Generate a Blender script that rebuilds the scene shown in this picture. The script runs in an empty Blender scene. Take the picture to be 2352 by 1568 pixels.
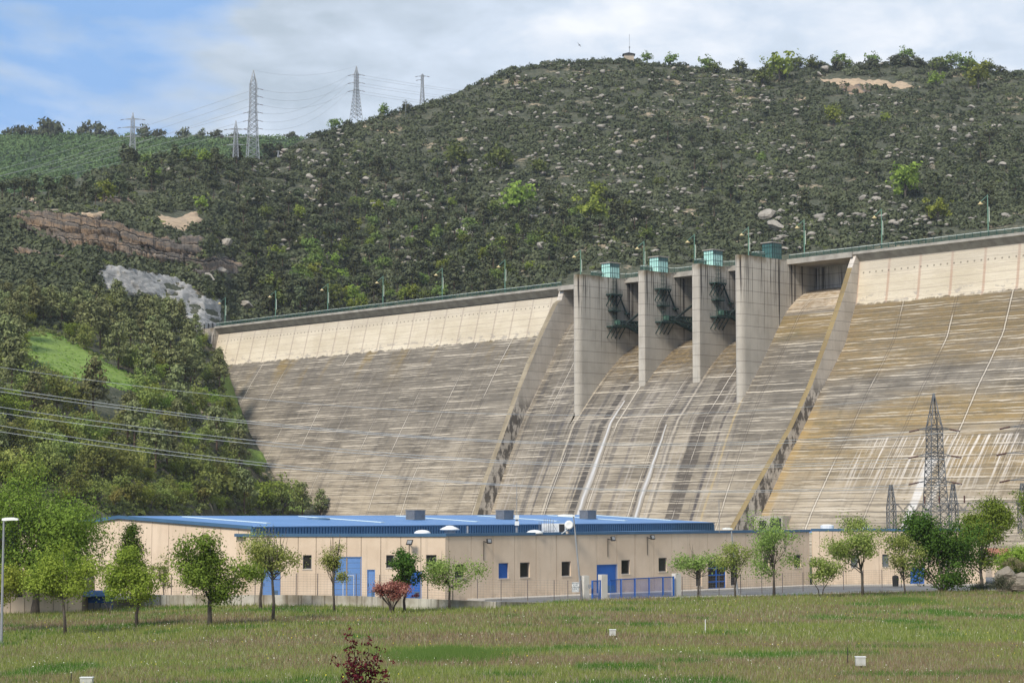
import bpy, math, random
import numpy as np
from mathutils import Vector

sc = bpy.context.scene
col = sc.collection
R = random.Random(7)
G = np.random.default_rng(11)

# ------------------------------------------------------------------ camera
F, CX, CY, HZ, CZ = 4717.0, 1176.0, 784.0, 1172.0, 8.4
TH = math.atan((HZ - CY) / F); CT, ST = math.cos(TH), math.sin(TH)
cd = bpy.data.cameras.new('camera'); cam = bpy.data.objects.new('camera', cd); col.objects.link(cam)
cam.location = (0, 0, CZ); cam.rotation_euler = (math.pi / 2 + TH, 0, 0)
cd.sensor_width = 36; cd.lens = 36 * F / 2352; cd.clip_start = 1; cd.clip_end = 9000
sc.camera = cam
sc.view_settings.view_transform = 'Standard'; sc.view_settings.look = 'None'
sc.view_settings.exposure = 0.48; sc.view_settings.gamma = 1.0
sc.cycles.max_bounces = 5; sc.cycles.transparent_max_bounces = 6
sc.cycles.diffuse_bounces = 3

# ------------------------------------------------------------------ sky and sun
SUN_AZ = math.radians(214)      # direction the light comes from, clockwise from +y
SUN_EL = math.radians(43)
w = bpy.data.worlds.new('World'); sc.world = w; w.use_nodes = True
nt = w.node_tree; nt.nodes.clear()
def N_(t, **k):
    n = nt.nodes.new(t)
    for a, b in k.items(): setattr(n, a, b)
    return n
L_ = nt.links.new
out = N_('ShaderNodeOutputWorld'); bg = N_('ShaderNodeBackground'); L_(bg.outputs[0], out.inputs[0])
sky = N_('ShaderNodeTexSky', sky_type='NISHITA', sun_disc=False, sun_elevation=SUN_EL, sun_rotation=SUN_AZ)
tc = N_('ShaderNodeTexCoord'); sep = N_('ShaderNodeSeparateXYZ'); L_(tc.outputs['Generated'], sep.inputs[0])
def math_(op, a, b=None, c=None, clamp=False):
    n = N_('ShaderNodeMath', operation=op); n.use_clamp = clamp
    for i, v in enumerate((a, b, c)):
        if v is None: continue
        if isinstance(v, (int, float)): n.inputs[i].default_value = v
        else: L_(v, n.inputs[i])
    return n.outputs[0]
def noise_(scale, detail, rough, vec, dist=0.0):
    n = N_('ShaderNodeTexNoise'); n.inputs['Scale'].default_value = scale; n.inputs['Detail'].default_value = detail
    n.inputs['Roughness'].default_value = rough; n.inputs['Distortion'].default_value = dist
    L_(vec, n.inputs['Vector']); return n.outputs['Fac']
mp = N_('ShaderNodeMapping'); mp.inputs['Scale'].default_value = (1, 1, 2.3); mp.inputs['Location'].default_value = (.37, .1, .22)
L_(tc.outputs['Generated'], mp.inputs[0])
n1 = noise_(6.5, 6, .5, mp.outputs[0], .2)
n2 = noise_(17, 6, .55, mp.outputs[0], .3)
n3 = noise_(2.6, 3, .5, mp.outputs[0])
# blue shows in the west part (negative x) of the sky, cloud elsewhere
blue = math_('ADD', math_('MULTIPLY', sep.outputs['X'], -9.0), -1.45)
blue = math_('ADD', blue, math_('MULTIPLY', math_('SUBTRACT', n1, .5), 7.5))
blue = math_('ADD', blue, math_('MULTIPLY', math_('SUBTRACT', sep.outputs['Z'], .13), 5.5))
blue = math_('MULTIPLY', math_('MINIMUM', math_('MAXIMUM', blue, 0), .88), 1.0)
cr = N_('ShaderNodeValToRGB'); e = cr.color_ramp.elements
e[0].position = .42; e[0].color = (.44, .52, .61, 1); e[1].position = .565; e[1].color = (.84, .87, .92, 1)
el = cr.color_ramp.elements.new(.5); el.color = (.60, .685, .80, 1)
L_(math_('ADD', math_('MULTIPLY', n1, .45), math_('ADD', math_('MULTIPLY', n3, .3), math_('MULTIPLY', n2, .25))), cr.inputs[0])
sm = N_('ShaderNodeMix', data_type='RGBA'); sm.inputs[0].default_value = .35
sk = N_('ShaderNodeVectorMath', operation='SCALE'); sk.inputs['Scale'].default_value = .10; L_(sky.outputs[0], sk.inputs[0])
L_(sk.outputs[0], sm.inputs[6]); sm.inputs[7].default_value = (.20, .42, .82, 1)
sm.inputs[0].default_value = .75
mx = N_('ShaderNodeMix', data_type='RGBA'); L_(blue, mx.inputs[0]); L_(cr.outputs[0], mx.inputs[6]); L_(sm.outputs[2], mx.inputs[7])
L_(mx.outputs[2], bg.inputs[0]); bg.inputs[1].default_value = .84
sd = bpy.data.lights.new('sun', 'SUN'); so = bpy.data.objects.new('sun', sd); col.objects.link(so)
sd.energy = 3.3; sd.angle = math.radians(14); sd.color = (1, .93, .82)
sv = Vector((math.sin(SUN_AZ) * math.cos(SUN_EL), math.cos(SUN_AZ) * math.cos(SUN_EL), math.sin(SUN_EL)))
so.rotation_euler = sv.to_track_quat('Z', 'Y').to_euler(); so.location = (-100, 0, 200)

# ------------------------------------------------------------------ survey helpers
def ray(px, py):
    x = (px - CX) / F; u = (CY - py) / F
    return np.array([x, CT - ST * u, ST + CT * u])
C0 = np.array([0, 0, CZ])
def atY(px, py, Y): r = ray(px, py); return C0 + r * (Y / r[1])
def atZ(px, py, z): r = ray(px, py); return C0 + r * ((z - CZ) / r[2])
def proj(P):
    v = np.array(P, float) - C0; f = v[1] * CT + v[2] * ST; u = -v[1] * ST + v[2] * CT
    return CX + F * v[0] / f, CY - F * u / f
def hx(px): return (px - CX) / 4733.0      # horizontal bearing slope at the horizon

def _h(ix, iy, seed):
    h = (ix * 374761393 + iy * 668265263 + seed * 1442695041) & 0xffffffff
    h = ((h ^ (h >> 13)) * 1274126177) & 0xffffffff
    return ((h ^ (h >> 16)) & 0xffff) / 65535.0
def vn(x, y, seed=0):
    x = np.asarray(x, float); y = np.asarray(y, float)
    ix = np.floor(x).astype(np.int64); iy = np.floor(y).astype(np.int64)
    fx = x - ix; fy = y - iy; fx = fx * fx * (3 - 2 * fx); fy = fy * fy * (3 - 2 * fy)
    a = _h(ix, iy, seed); b = _h(ix + 1, iy, seed); c = _h(ix, iy + 1, seed); d = _h(ix + 1, iy + 1, seed)
    return (a * (1 - fx) + b * fx) * (1 - fy) + (c * (1 - fx) + d * fx) * fy
def fbm(x, y, o=4, seed=0):
    s = 0; a = 1; t = 0
    for i in range(o):
        s = s + a * vn(x * 2 ** i, y * 2 ** i, seed + i * 7); t += a; a *= .5
    return s / t

# ------------------------------------------------------------------ materials
def newmat(name):
    m = bpy.data.materials.new(name); m.use_nodes = True; t = m.node_tree; t.nodes.clear()
    o = t.nodes.new('ShaderNodeOutputMaterial'); return m, t, o
class NT:
    def __init__(s, t): s.t = t
    def n(s, ty, **k):
        n = s.t.nodes.new(ty)
        for a, b in k.items(): setattr(n, a, b)
        return n
    def l(s, a, b): s.t.links.new(a, b)
    def m(s, op, a, b=None, c=None, clamp=False):
        n = s.n('ShaderNodeMath', operation=op); n.use_clamp = clamp
        for i, v in enumerate((a, b, c)):
            if v is None: continue
            if isinstance(v, (int, float)): n.inputs[i].default_value = v
            else: s.l(v, n.inputs[i])
        return n.outputs[0]
    def noise(s, vec, scale=1, detail=3, rough=.5, sx=1, sy=1, sz=1, off=(0, 0, 0), dist=0):
        mp = s.n('ShaderNodeMapping'); mp.inputs['Scale'].default_value = (sx, sy, sz); mp.inputs['Location'].default_value = off
        s.l(vec, mp.inputs[0])
        n = s.n('ShaderNodeTexNoise'); n.inputs['Scale'].default_value = scale; n.inputs['Detail'].default_value = detail
        n.inputs['Roughness'].default_value = rough; n.inputs['Distortion'].default_value = dist
        s.l(mp.outputs[0], n.inputs['Vector']); return n.outputs['Fac']
    def step(s, v, a, b):       # smooth 0..1 between a and b
        n = s.n('ShaderNodeMapRange'); n.interpolation_type = 'SMOOTHSTEP'
        n.inputs['From Min'].default_value = a; n.inputs['From Max'].default_value = b
        if isinstance(v, (int, float)): n.inputs['Value'].default_value = v
        else: s.l(v, n.inputs['Value'])
        return n.outputs[0]
    def mix(s, f, a, b):
        n = s.n('ShaderNodeMix', data_type='RGBA')
        for i, v in ((0, f), (6, a), (7, b)):
            if isinstance(v, (int, float)): n.inputs[i].default_value = v
            elif isinstance(v, tuple): n.inputs[i].default_value = (*v, 1)
            else: s.l(v, n.inputs[i])
        return n.outputs[2]
    def bsdf(s, colr, rough=.8, metal=0, out=None, bump=None, bs=.3, bd=.05, spec=.3):
        p = s.n('ShaderNodeBsdfPrincipled')
        if isinstance(colr, tuple): p.inputs['Base Color'].default_value = (*colr, 1)
        else: s.l(colr, p.inputs['Base Color'])
        if isinstance(rough, (int, float)): p.inputs['Roughness'].default_value = rough
        else: s.l(rough, p.inputs['Roughness'])
        p.inputs['Metallic'].default_value = metal; p.inputs['Specular IOR Level'].default_value = spec
        if bump is not None:
            b = s.n('ShaderNodeBump'); b.inputs['Strength'].default_value = bs; b.inputs['Distance'].default_value = bd
            s.l(bump, b.inputs['Height']); s.l(b.outputs[0], p.inputs['Normal'])
        s.l(p.outputs[0], out.inputs[0]); return p

def simple(name, c1, c2=None, scale=1.0, rough=.7, metal=0, spec=.3, sz=1.0, bump=0, detail=4):
    """two-tone procedural surface in object space"""
    m, t, o = newmat(name); k = NT(t)
    c2 = c2 or tuple(v * .82 for v in c1)
    tcn = k.n('ShaderNodeTexCoord'); f = k.noise(tcn.outputs['Object'], scale, detail, .6, sz=sz)
    f2 = k.step(f, .3, .7); colr = k.mix(f2, c2, c1)
    k.bsdf(colr, rough, metal, o, bump=f if bump else None, bs=bump, spec=spec); return m

def leafmat(name, a, b, trans=.25, vary=.3):
    m, t, o = newmat(name); k = NT(t)
    at = k.n('ShaderNodeAttribute', attribute_name='Col'); oi = k.n('ShaderNodeObjectInfo')
    base = k.mix(at.outputs['Fac'], a, b)
    hs = k.n('ShaderNodeHueSaturation')
    k.l(k.m('ADD', k.m('MULTIPLY', oi.outputs['Random'], .05), .475), hs.inputs['Hue'])
    k.l(k.m('ADD', k.m('MULTIPLY', oi.outputs['Random'], vary * 2), 1 - vary), hs.inputs['Value'])
    k.l(base, hs.inputs['Color'])
    d = k.n('ShaderNodeBsdfDiffuse'); tr = k.n('ShaderNodeBsdfTranslucent'); mx = k.n('ShaderNodeMixShader')
    k.l(hs.outputs[0], d.inputs[0]); k.l(hs.outputs[0], tr.inputs[0]); mx.inputs[0].default_value = trans
    k.l(d.outputs[0], mx.inputs[1]); k.l(tr.outputs[0], mx.inputs[2]); k.l(mx.outputs[0], o.inputs[0]); return m

# ------------------------------------------------------------------ object helpers
def tag(o, label=None, cat=None, group=None, kind=None):
    if label: o['label'] = label
    if cat: o['category'] = cat
    if group: o['group'] = group
    if kind: o['kind'] = kind
    return o
def thing(name, label, cat, loc, group=None):
    o = bpy.data.objects.new(name, None); o.empty_display_size = .2; col.objects.link(o)
    o.location = tuple(float(v) for v in loc); return tag(o, label, cat, group)
def wloc(o):
    v = Vector((0, 0, 0))
    while o is not None: v += o.location; o = o.parent
    return v
def npmesh(name, V, Fc, mat, parent=None, smooth=False, colr=None, uv=None, origin=None, link=True):
    V = np.asarray(V, dtype=np.float64).reshape(-1, 3)
    off = np.array(wloc(parent)) if parent is not None else (np.array(origin, float) if origin is not None else np.zeros(3))
    me = bpy.data.meshes.new(name); Vl = (V - off).astype(np.float32)
    if isinstance(Fc, np.ndarray):
        n, k = Fc.shape
        me.vertices.add(len(Vl)); me.vertices.foreach_set('co', Vl.ravel())
        me.loops.add(n * k); me.loops.foreach_set('vertex_index', Fc.astype(np.int32).ravel())
        me.polygons.add(n); me.polygons.foreach_set('loop_start', np.arange(0, n * k, k, dtype=np.int32))
        me.polygons.foreach_set('loop_total', np.full(n, k, dtype=np.int32)); me.update(calc_edges=True)
    else:
        me.from_pydata([tuple(map(float, v)) for v in Vl], [], Fc); me.update()
    if smooth: me.polygons.foreach_set('use_smooth', [True] * len(me.polygons))
    if colr is not None:
        ca = me.color_attributes.new('Col', 'FLOAT_COLOR', 'POINT'); c = np.asarray(colr, np.float32)
        if c.ndim == 1: c = np.stack([c, c, c, np.ones_like(c)], 1)
        ca.data.foreach_set('color', c.ravel())
    if uv is not None:
        u = me.uv_layers.new(name='UVMap'); li = np.empty(len(me.loops), np.int32); me.loops.foreach_get('vertex_index', li)
        u.data.foreach_set('uv', np.asarray(uv, np.float32)[li].ravel())
    if mat: me.materials.append(mat)
    if not link: return me
    o = bpy.data.objects.new(name, me); col.objects.link(o)
    if parent is not None: o.parent = parent
    elif origin is not None: o.location = tuple(map(float, origin))
    return o

class MB:
    def __init__(s): s.v = []; s.f = []
    def add(s, vs, fs):
        n = len(s.v); s.v += [tuple(map(float, p)) for p in vs]; s.f += [tuple(i + n for i in f) for f in fs]; return s
    def box(s, a, b):
        (x0, y0, z0), (x1, y1, z1) = a, b
        return s.add([(x0, y0, z0), (x1, y0, z0), (x1, y1, z0), (x0, y1, z0), (x0, y0, z1), (x1, y0, z1), (x1, y1, z1), (x0, y1, z1)],
                     [(0, 3, 2, 1), (4, 5, 6, 7), (0, 1, 5, 4), (1, 2, 6, 5), (2, 3, 7, 6), (3, 0, 4, 7)])
    def obox(s, o, ex, ey, ez):   # origin corner and three edge vectors
        o, ex, ey, ez = (np.array(q, float) for q in (o, ex, ey, ez))
        P = [o, o + ex, o + ex + ey, o + ey, o + ez, o + ex + ez, o + ex + ey + ez, o + ey + ez]
        return s.add(P, [(0, 3, 2, 1), (4, 5, 6, 7), (0, 1, 5, 4), (1, 2, 6, 5), (2, 3, 7, 6), (3, 0, 4, 7)])
    def beam(s, a, b, w, h=None):
        a, b = Vector(a), Vector(b); h = h or w; d = b - a
        if d.length < 1e-6: return s
        d.normalize(); up = Vector((0, 0, 1)) if abs(d.z) < .95 else Vector((1, 0, 0))
        x = d.cross(up).normalized() * (w / 2); y = x.cross(d).normalized() * (h / 2)
        P = [a - x - y, a + x - y, a + x + y, a - x + y, b - x - y, b + x - y, b + x + y, b - x + y]
        return s.add(P, [(0, 3, 2, 1), (4, 5, 6, 7), (0, 1, 5, 4), (1, 2, 6, 5), (2, 3, 7, 6), (3, 0, 4, 7)])
    def tube(s, pts, rad, n=6):
        pts = [Vector(p) for p in pts]
        if not hasattr(rad, '__len__'): rad = [rad] * len(pts)
        base = len(s.v)
        for i, p in enumerate(pts):
            d = (pts[min(i + 1, len(pts) - 1)] - pts[max(i - 1, 0)]).normalized()
            up = Vector((0, 0, 1)) if abs(d.z) < .9 else Vector((1, 0, 0))
            x = d.cross(up).normalized(); y = d.cross(x)
            for k in range(n):
                t = 2 * math.pi * k / n; s.v.append(tuple(p + (x * math.cos(t) + y * math.sin(t)) * rad[i]))
        for i in range(len(pts) - 1):
            for k in range(n):
                a = base + i * n + k; b = base + i * n + (k + 1) % n; s.f.append((a, b, b + n, a + n))
        s.f.append(tuple(base + k for k in range(n))[::-1]); s.f.append(tuple(base + (len(pts) - 1) * n + k for k in range(n)))
        return s
    def lathe(s, c, prof, n=16, ax=(0, 0, 1)):
        c = Vector(c); ax = Vector(ax).normalized(); u = ax.orthogonal().normalized(); v = ax.cross(u); b = len(s.v)
        for r, z in prof:
            for k in range(n):
                t = 2 * math.pi * k / n; s.v.append(tuple(c + ax * z + (u * math.cos(t) + v * math.sin(t)) * max(r, .001)))
        for i in range(len(prof) - 1):
            for k in range(n):
                a = b + i * n + k; a2 = b + i * n + (k + 1) % n; s.f.append((a, a2, a2 + n, a + n))
        s.f.append(tuple(b + k for k in range(n))[::-1]); s.f.append(tuple(b + (len(prof) - 1) * n + k for k in range(n)))
        return s
    def prism(s, poly, ex):      # closed polygon of 3D points extruded along ex
        n = len(poly); P = [np.array(p, float) for p in poly]; Q = [p + np.array(ex, float) for p in P]
        return s.add(P + Q, [tuple(range(n))[::-1], tuple(range(n, 2 * n))] + [(i, (i + 1) % n, n + (i + 1) % n, n + i) for i in range(n)])
    def build(s, name, mat, parent=None, smooth=False, origin=None):
        return npmesh(name, s.v, s.f, mat, parent, smooth, origin=origin)

def grid_faces(nu, nv):
    i = np.arange(nu - 1)[:, None] * nv + np.arange(nv - 1)[None, :]
    return np.stack([i, i + nv, i + nv + 1, i + 1], -1).reshape(-1, 4)
def copy_tree(o, parent=None):
    c = o.copy(); col.objects.link(c)
    if parent is not None: c.parent = parent
    for ch in [q for q in KIDS.get(o.name, [])]: copy_tree(ch, c)
    return c
KIDS = {}
def kids(o, *ch): KIDS[o.name] = list(ch); return o

# ------------------------------------------------------------------ terrain
class Terr:
    """hill as bearings (columns) x distance knots; each knot is (row, Y) or ('z', z, Y)"""
    def __init__(s, cols, amp=2.0, sc_=45., seed=3):
        s.px = np.array([c[0] for c in cols], float)
        K = []
        for px, kn in cols:
            row = []
            for q in kn:
                if q[0] == 'z': row.append(proj((hx(px) * q[2], q[2], q[1]))[1:] + (q[2],)); row[-1] = (row[-1][0], q[2])
                else: row.append(q)
            K.append(row)
        s.K = np.array(K, float); s.n = s.K.shape[1]; s.amp = amp; s.sc = sc_; s.seed = seed
    def knots(s, px):
        i = int(np.clip(np.searchsorted(s.px, px) - 1, 0, len(s.px) - 2))
        f = (px - s.px[i]) / (s.px[i + 1] - s.px[i]); f = min(max(f, 0), 1)
        return s.K[i] * (1 - f) + s.K[i + 1] * f
    def world(s, px, t):
        k = s.knots(px); i = min(int(t), s.n - 2); f = t - i
        z0 = atY(px, k[i][0], k[i][1]); z1 = atY(px, k[i + 1][0], k[i + 1][1]); P = z0 * (1 - f) + z1 * f
        a = s.amp * min(1, max(0, (t - .8))) ; P[2] += a * (fbm(P[0] / s.sc, P[1] / s.sc, 4, s.seed) - .5) * 2
        return P
    def at(s, px, py):
        k = s.knots(px)
        for i in range(s.n - 2, 0, -1):
            y0, y1 = k[i - 1][0], k[i][0]
            if (y0 - py) * (y1 - py) <= 0 and abs(y0 - y1) > .01: return s.world(px, i - 1 + (py - y0) / (y1 - y0))
        return s.world(px, s.n - 2 if py < k[s.n - 2][0] else 1)
    def mesh(s, name, mat, x0, x1, step, sub):
        xs = np.arange(x0, x1 + 1, step); ts = np.arange(0, (s.n - 1) * sub + 1) / sub; ts[-1] -= 1e-6
        V = np.array([s.world(x, t) for x in xs for t in ts])
        return npmesh(name, V, grid_faces(len(xs), len(ts)), mat, smooth=True)

ridgeA = [(730, 300), (800, 292), (880, 268), (940, 253), (1020, 226), (1100, 195), (1180, 162), (1250, 147), (1350, 138), (1450, 139),
          (1550, 152), (1650, 158), (1740, 167), (1830, 159), (1950, 153), (2080, 145), (2180, 157), (2270, 167), (2352, 170), (2700, 180), (3200, 205)]
colsA = [
 (-900, [(1215, 340), (1000, 420), (830, 500), (700, 580), (620, 620), (570, 680), (530, 700), (470, 860), (440, 930), ('z', 90, 1150)]),
 (0,   [(1210, 400), (1010, 470), (840, 560), (700, 640), (630, 680), (545, 740), (492, 752), (450, 880), (440, 930), ('z', 100, 1150)]),
 (120, [(1208, 415), (1010, 485), (840, 575), (720, 650), (625, 690), (548, 744), (490, 755), (450, 890), (438, 940), ('z', 110, 1150)]),
 (215, [(1205, 430), (1010, 500), (840, 590), (745, 660), (600, 700), (570, 745), (497, 757), (430, 900), (398, 960), ('z', 120, 1160)]),
 (300, [(1200, 450), (1010, 520), (840, 610), (760, 680), (612, 715), (600, 750), (530, 765), (430, 920), (368, 990), ('z', 125, 1190)]),
 (400, [(1195, 480), (1010, 560), (860, 640), (765, 700), (665, 735), (612, 765), (550, 780), (430, 930), (364, 1010), ('z', 125, 1210)]),
 (470, [(1190, 510), (1000, 590), (860, 670), (765, 705), (690, 745), (622, 775), (565, 790), (430, 940), (366, 1020), ('z', 125, 1220)]),
 (505, [(1190, 540), (1000, 600), (800, 699), (760, 735), (700, 765), (635, 795), (600, 812), (430, 960), (368, 1040), ('z', 125, 1230)]),
 (515, [(1190, 550), (1000, 610), (835, 693), (765, 745), (705, 775), (640, 800), (605, 815), (430, 960), (368, 1040), ('z', 125, 1240)]),
 (540, [(1190, 560), (990, 632), (900, 678), (775, 755), (710, 790), (650, 812), (612, 830), (435, 970), (370, 1050), ('z', 125, 1250)]),
 (578, [(1190, 575), (1040, 642), (985, 661), (800, 758), (720, 790), (655, 815), (615, 835), (440, 970), (372, 1060), ('z', 125, 1260)]),
 (610, [(1195, 585), (1110, 628), (1060, 643), (830, 755), (740, 785), (670, 812), (625, 835), (445, 975), (365, 1070), ('z', 125, 1270)]),
 (640, [(1195, 590), (1150, 618), (1110, 632), (850, 750), (745, 782), (675, 810), (630, 835), (445, 980), (350, 1080), ('z', 125, 1280)]),
 (730, [(1235, 575), (1195, 600), (1172, 611), (870, 735), (760, 770), (690, 800), (640, 835), (450, 985), (308, 1100), ('z', 130, 1300)]),
]
def crestY(px):
    # distance of the dam crest along this bearing
    return float(np.interp(px, [500, 1000, 1300, 1700, 2352, 2700, 3200], [703, 618, 575, 530, 470, 436, 400]))
for px, ry in ridgeA[1:]:
    yc = crestY(px); yr = float(np.interp(px, [730, 1300], [1100, 1240]))
    k = [('z', -10, yc - 70), ('z', -9, yc - 25), ('z', 15, yc + 30), ('z', 55, yc + 70)]
    base = proj((hx(px) * (yc + 110), yc + 110, 60))[1]
    for i, f in enumerate((0, .24, .5, .76)):
        k.append((base + (ry - base) * f, yc + 110 + (yr - yc - 110) * (f ** 1.08)))
    k.append((ry, yr)); k.append(('z', atY(px, ry, yr)[2] * .6, yr + 250)); colsA.append((px, k))
A = Terr(colsA, 2.6, 40., 3)
colsC = [(px, [(560, 1000), (470, 1200), (400, 1400), (ry, 1650), ('z', 90, 2100)]) for px, ry in
         [(-1200, 318), (-900, 315), (0, 313), (110, 308), (250, 312), (420, 320), (600, 326), (680, 330), (760, 345), (900, 380), (1200, 430)]]
Cc = Terr(colsC, 6, 90., 9)

# hillside ground: earth, sandy scree, dry brush
def hillmat(name, dark, mid, sand, sandamt, sc1=.02):
    m, t, o = newmat(name); k = NT(t); tcn = k.n('ShaderNodeTexCoord'); v = tcn.outputs['Object']
    a = k.noise(v, sc1, 6, .65); b = k.noise(v, .35, 5, .7, off=(3, 5, 1)); c = k.noise(v, sc1 * 1.7, 5, .7, off=(30, 9, 4))
    d2 = k.noise(v, .9, 4, .75, off=(1, 7, 2)); c1 = k.mix(k.step(k.m('ADD', k.m('MULTIPLY', b, .5), k.m('MULTIPLY', d2, .5)), .42, .58), dark, mid)
    f = k.m('MULTIPLY', k.step(c, sandamt, sandamt + .1), k.step(b, .42, .6))
    k.bsdf(k.mix(f, c1, sand), .95, 0, o, bump=b, bs=.8, bd=.8, spec=.1); return m
M_hill = hillmat('hill_soil', (.045, .052, .032), (.105, .105, .07), (.40, .31, .21), .54)
M_far = hillmat('far_hill_soil', (.04, .06, .035), (.07, .10, .055), (.2, .18, .12), .8)
A.mesh('hillside', M_hill, -900, 3200, 16, 14)['kind'] = 'structure'
Cc.mesh('far_hill', M_far, -1200, 1200, 20, 10)['kind'] = 'structure'

# wide ground sheet out to the horizon
M_ground = simple('valley_ground', (.09, .10, .045), (.06, .07, .03), .02, .95)
gs = np.array([[x, y, -2.6 if abs(x) < 700 and y < 900 else -2.6] for x in (-5000, 5000) for y in (-1500, 8000)], float)
npmesh('ground', gs, [(0, 2, 3, 1)], M_ground)['kind'] = 'structure'

def inpoly(x, y, P):
    c = False; j = len(P) - 1
    for i in range(len(P)):
        if (P[i][1] > y) != (P[j][1] > y) and x < (P[j][0] - P[i][0]) * (y - P[i][1]) / (P[j][1] - P[i][1]) + P[i][0]: c = not c
        j = i
    return c
def pdist(x, y, P):
    d = 1e9
    for i in range(len(P)):
        ax, ay = P[i]; bx, by = P[(i + 1) % len(P)]; dx, dy = bx - ax, by - ay
        t = max(0, min(1, ((x - ax) * dx + (y - ay) * dy) / (dx * dx + dy * dy))); d = min(d, math.hypot(x - ax - t * dx, y - ay - t * dy))
    return d
def patch(name, T, P, mat, lift=2.0, rel=1.5, step=3, blk=6., seed=1, edge=5., strat=99., dip=.17):
    """rock or sprayed-concrete skin with real relief, bedded into the slope around its rim"""
    xs = np.arange(min(p[0] for p in P) - step, max(p[0] for p in P) + 2 * step, step)
    ys = np.arange(min(p[1] for p in P) - step, max(p[1] for p in P) + 2 * step, step)
    V = []; ok = np.zeros((len(xs), len(ys)), bool)
    for i, x in enumerate(xs):
        for j, y in enumerate(ys):
            p = T.at(x, y); x9 = x + (float(vn(x / 11., y / 8., seed + 31)) - .5) * 16; y9 = y + (float(vn(x / 9., y / 7., seed + 33)) - .5) * 10; ins = inpoly(x9, y9, P); d = pdist(x9, y9, P) * (1 if ins else -1); ok[i, j] = d > -step * 1.2
            e = max(-1.2, min(1, d / edge)); u, v = p[0], p[2]
            n1 = float(fbm(u / blk, v / (blk * .55), 3, seed)) if name != 'sprayed_concrete_slope' else float(fbm(u / 4.5 + v / 6., v / 5. - u / 11., 4, seed)) * .9 + .1 * float(vn(u / 1.3, v / 1.1, seed)); n2 = float(vn(u / (blk * .35), v / (blk * .3), seed + 5))
            ly = (dip * x - y) / strat + float(vn(x / 60., y / 40., seed + 9)) * 1.2; kk = math.floor(ly); st = (float(_h(np.int64(kk), np.int64(seed), 3)) * .75 + (ly - kk) * .25) if strat < 50 else math.floor(n1 * 6) / 6 * .6 + n1 * .4
            cj = float(vn(x / 5., kk * 3.3, seed + 2)); st -= .45 * max(0, (cj - .62) / .38) * (strat < 50)
            V.append(p + np.array([0, -1., .35]) * (lift * e + rel * (st - .4) * 2 * max(e, 0) + rel * .3 * (n2 - .5) * max(e, 0)))
    Fc = [f for f in grid_faces(len(xs), len(ys)) if all(ok.ravel()[q] for q in f)]
    return npmesh(name, V, np.array(Fc), mat, uv=[(x, dip * x - y) for x in xs for y in ys])

def stratamat(name):
    m, t, o = newmat(name); k = NT(t); tcn = k.n('ShaderNodeTexCoord'); uv = tcn.outputs['UV']; sp = k.n('ShaderNodeSeparateXYZ'); k.l(uv, sp.inputs[0])
    wv = k.m('ADD', sp.outputs[1], k.m('MULTIPLY', k.noise(uv, 1, 4, .6, sx=.03, sy=.05), 16))
    layer = k.noise(uv, 1, 3, .6, sx=.006, sy=.10, off=(0, 3, 0)); f1 = k.noise(uv, 1, 6, .7, sx=.05, sy=.09); crack = k.noise(uv, 1, 5, .7, sx=.30, sy=.035, off=(7, 1, 0)); fine = k.noise(uv, 1, 6, .75, sx=.3, sy=.4)
    c = k.mix(k.step(layer, .42, .58), (.19, .165, .14), (.37, .26, .17)); c = k.mix(k.step(f1, .45, .65), c, (.13, .115, .10)); c = k.mix(k.m('MULTIPLY', k.step(crack, .56, .62), .75), c, (.05, .042, .036))
    ln = k.step(k.m('ABSOLUTE', k.m('SUBTRACT', k.m('FRACT', k.m('DIVIDE', wv, 17.)), .5)), .10, .04); c = k.mix(k.m('MULTIPLY', ln, .85), c, (.045, .04, .034))
    l2 = k.step(k.m('ABSOLUTE', k.m('SUBTRACT', k.m('FRACT', k.m('DIVIDE', wv, 5.5)), .5)), .10, .04); c = k.mix(k.m('MULTIPLY', k.m('MULTIPLY', l2, k.step(fine, .45, .6)), .55), c, (.07, .06, .05))
    tp = k.step(k.m('ABSOLUTE', k.m('SUBTRACT', k.m('FRACT', k.m('ADD', k.m('DIVIDE', wv, 17.), .12)), .5)), .07, .03); c = k.mix(k.m('MULTIPLY', tp, .6), c, (.46, .38, .30))
    k.bsdf(c, .95, 0, o, bump=k.m('SUBTRACT', fine, k.m('ADD', ln, crack)), bs=1., bd=1.2, spec=.15); return m
def rockmat(name, a, b, c, vs=1.0):
    m, t, o = newmat(name); k = NT(t); v = k.n('ShaderNodeTexCoord').outputs['Object']
    f1 = k.noise(v, .12, 5, .6); f2 = k.noise(v, .25 * vs, 5, .65, sx=1.6, sy=1.6, sz=.35, off=(4, 4, 4)); f3 = k.noise(v, .8, 5, .7, sz=3)
    cc = k.mix(k.step(f1, .35, .62), a, b); cc = k.mix(k.m('MULTIPLY', k.step(f2, .5, .68), .8), cc, c)
    f4 = k.noise(v, .55, 5, .7, sx=.18, sy=.18, sz=2.2, off=(9, 1, 3)); cc = k.mix(k.m('MULTIPLY', k.step(f4, .56, .64), .75), cc, tuple(q * .3 for q in a)); cc = k.mix(k.m('MULTIPLY', k.step(f3, .55, .7), .5), cc, tuple(q * .45 for q in a))
    k.bsdf(cc, .95, 0, o, bump=f3, bs=.7, bd=.5, spec=.15); return m
M_cliff = stratamat('cliff_rock')
M_sand = rockmat('sandy_bank', (.46, .34, .22), (.40, .30, .20), (.28, .22, .16))
M_shot = rockmat('sprayed_concrete', (.38, .37, .345), (.31, .30, .28), (.19, .185, .175), 1.4)
M_grassbank = simple('bank_grass', (.20, .29, .055), (.12, .17, .04), .9, .95)
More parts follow.
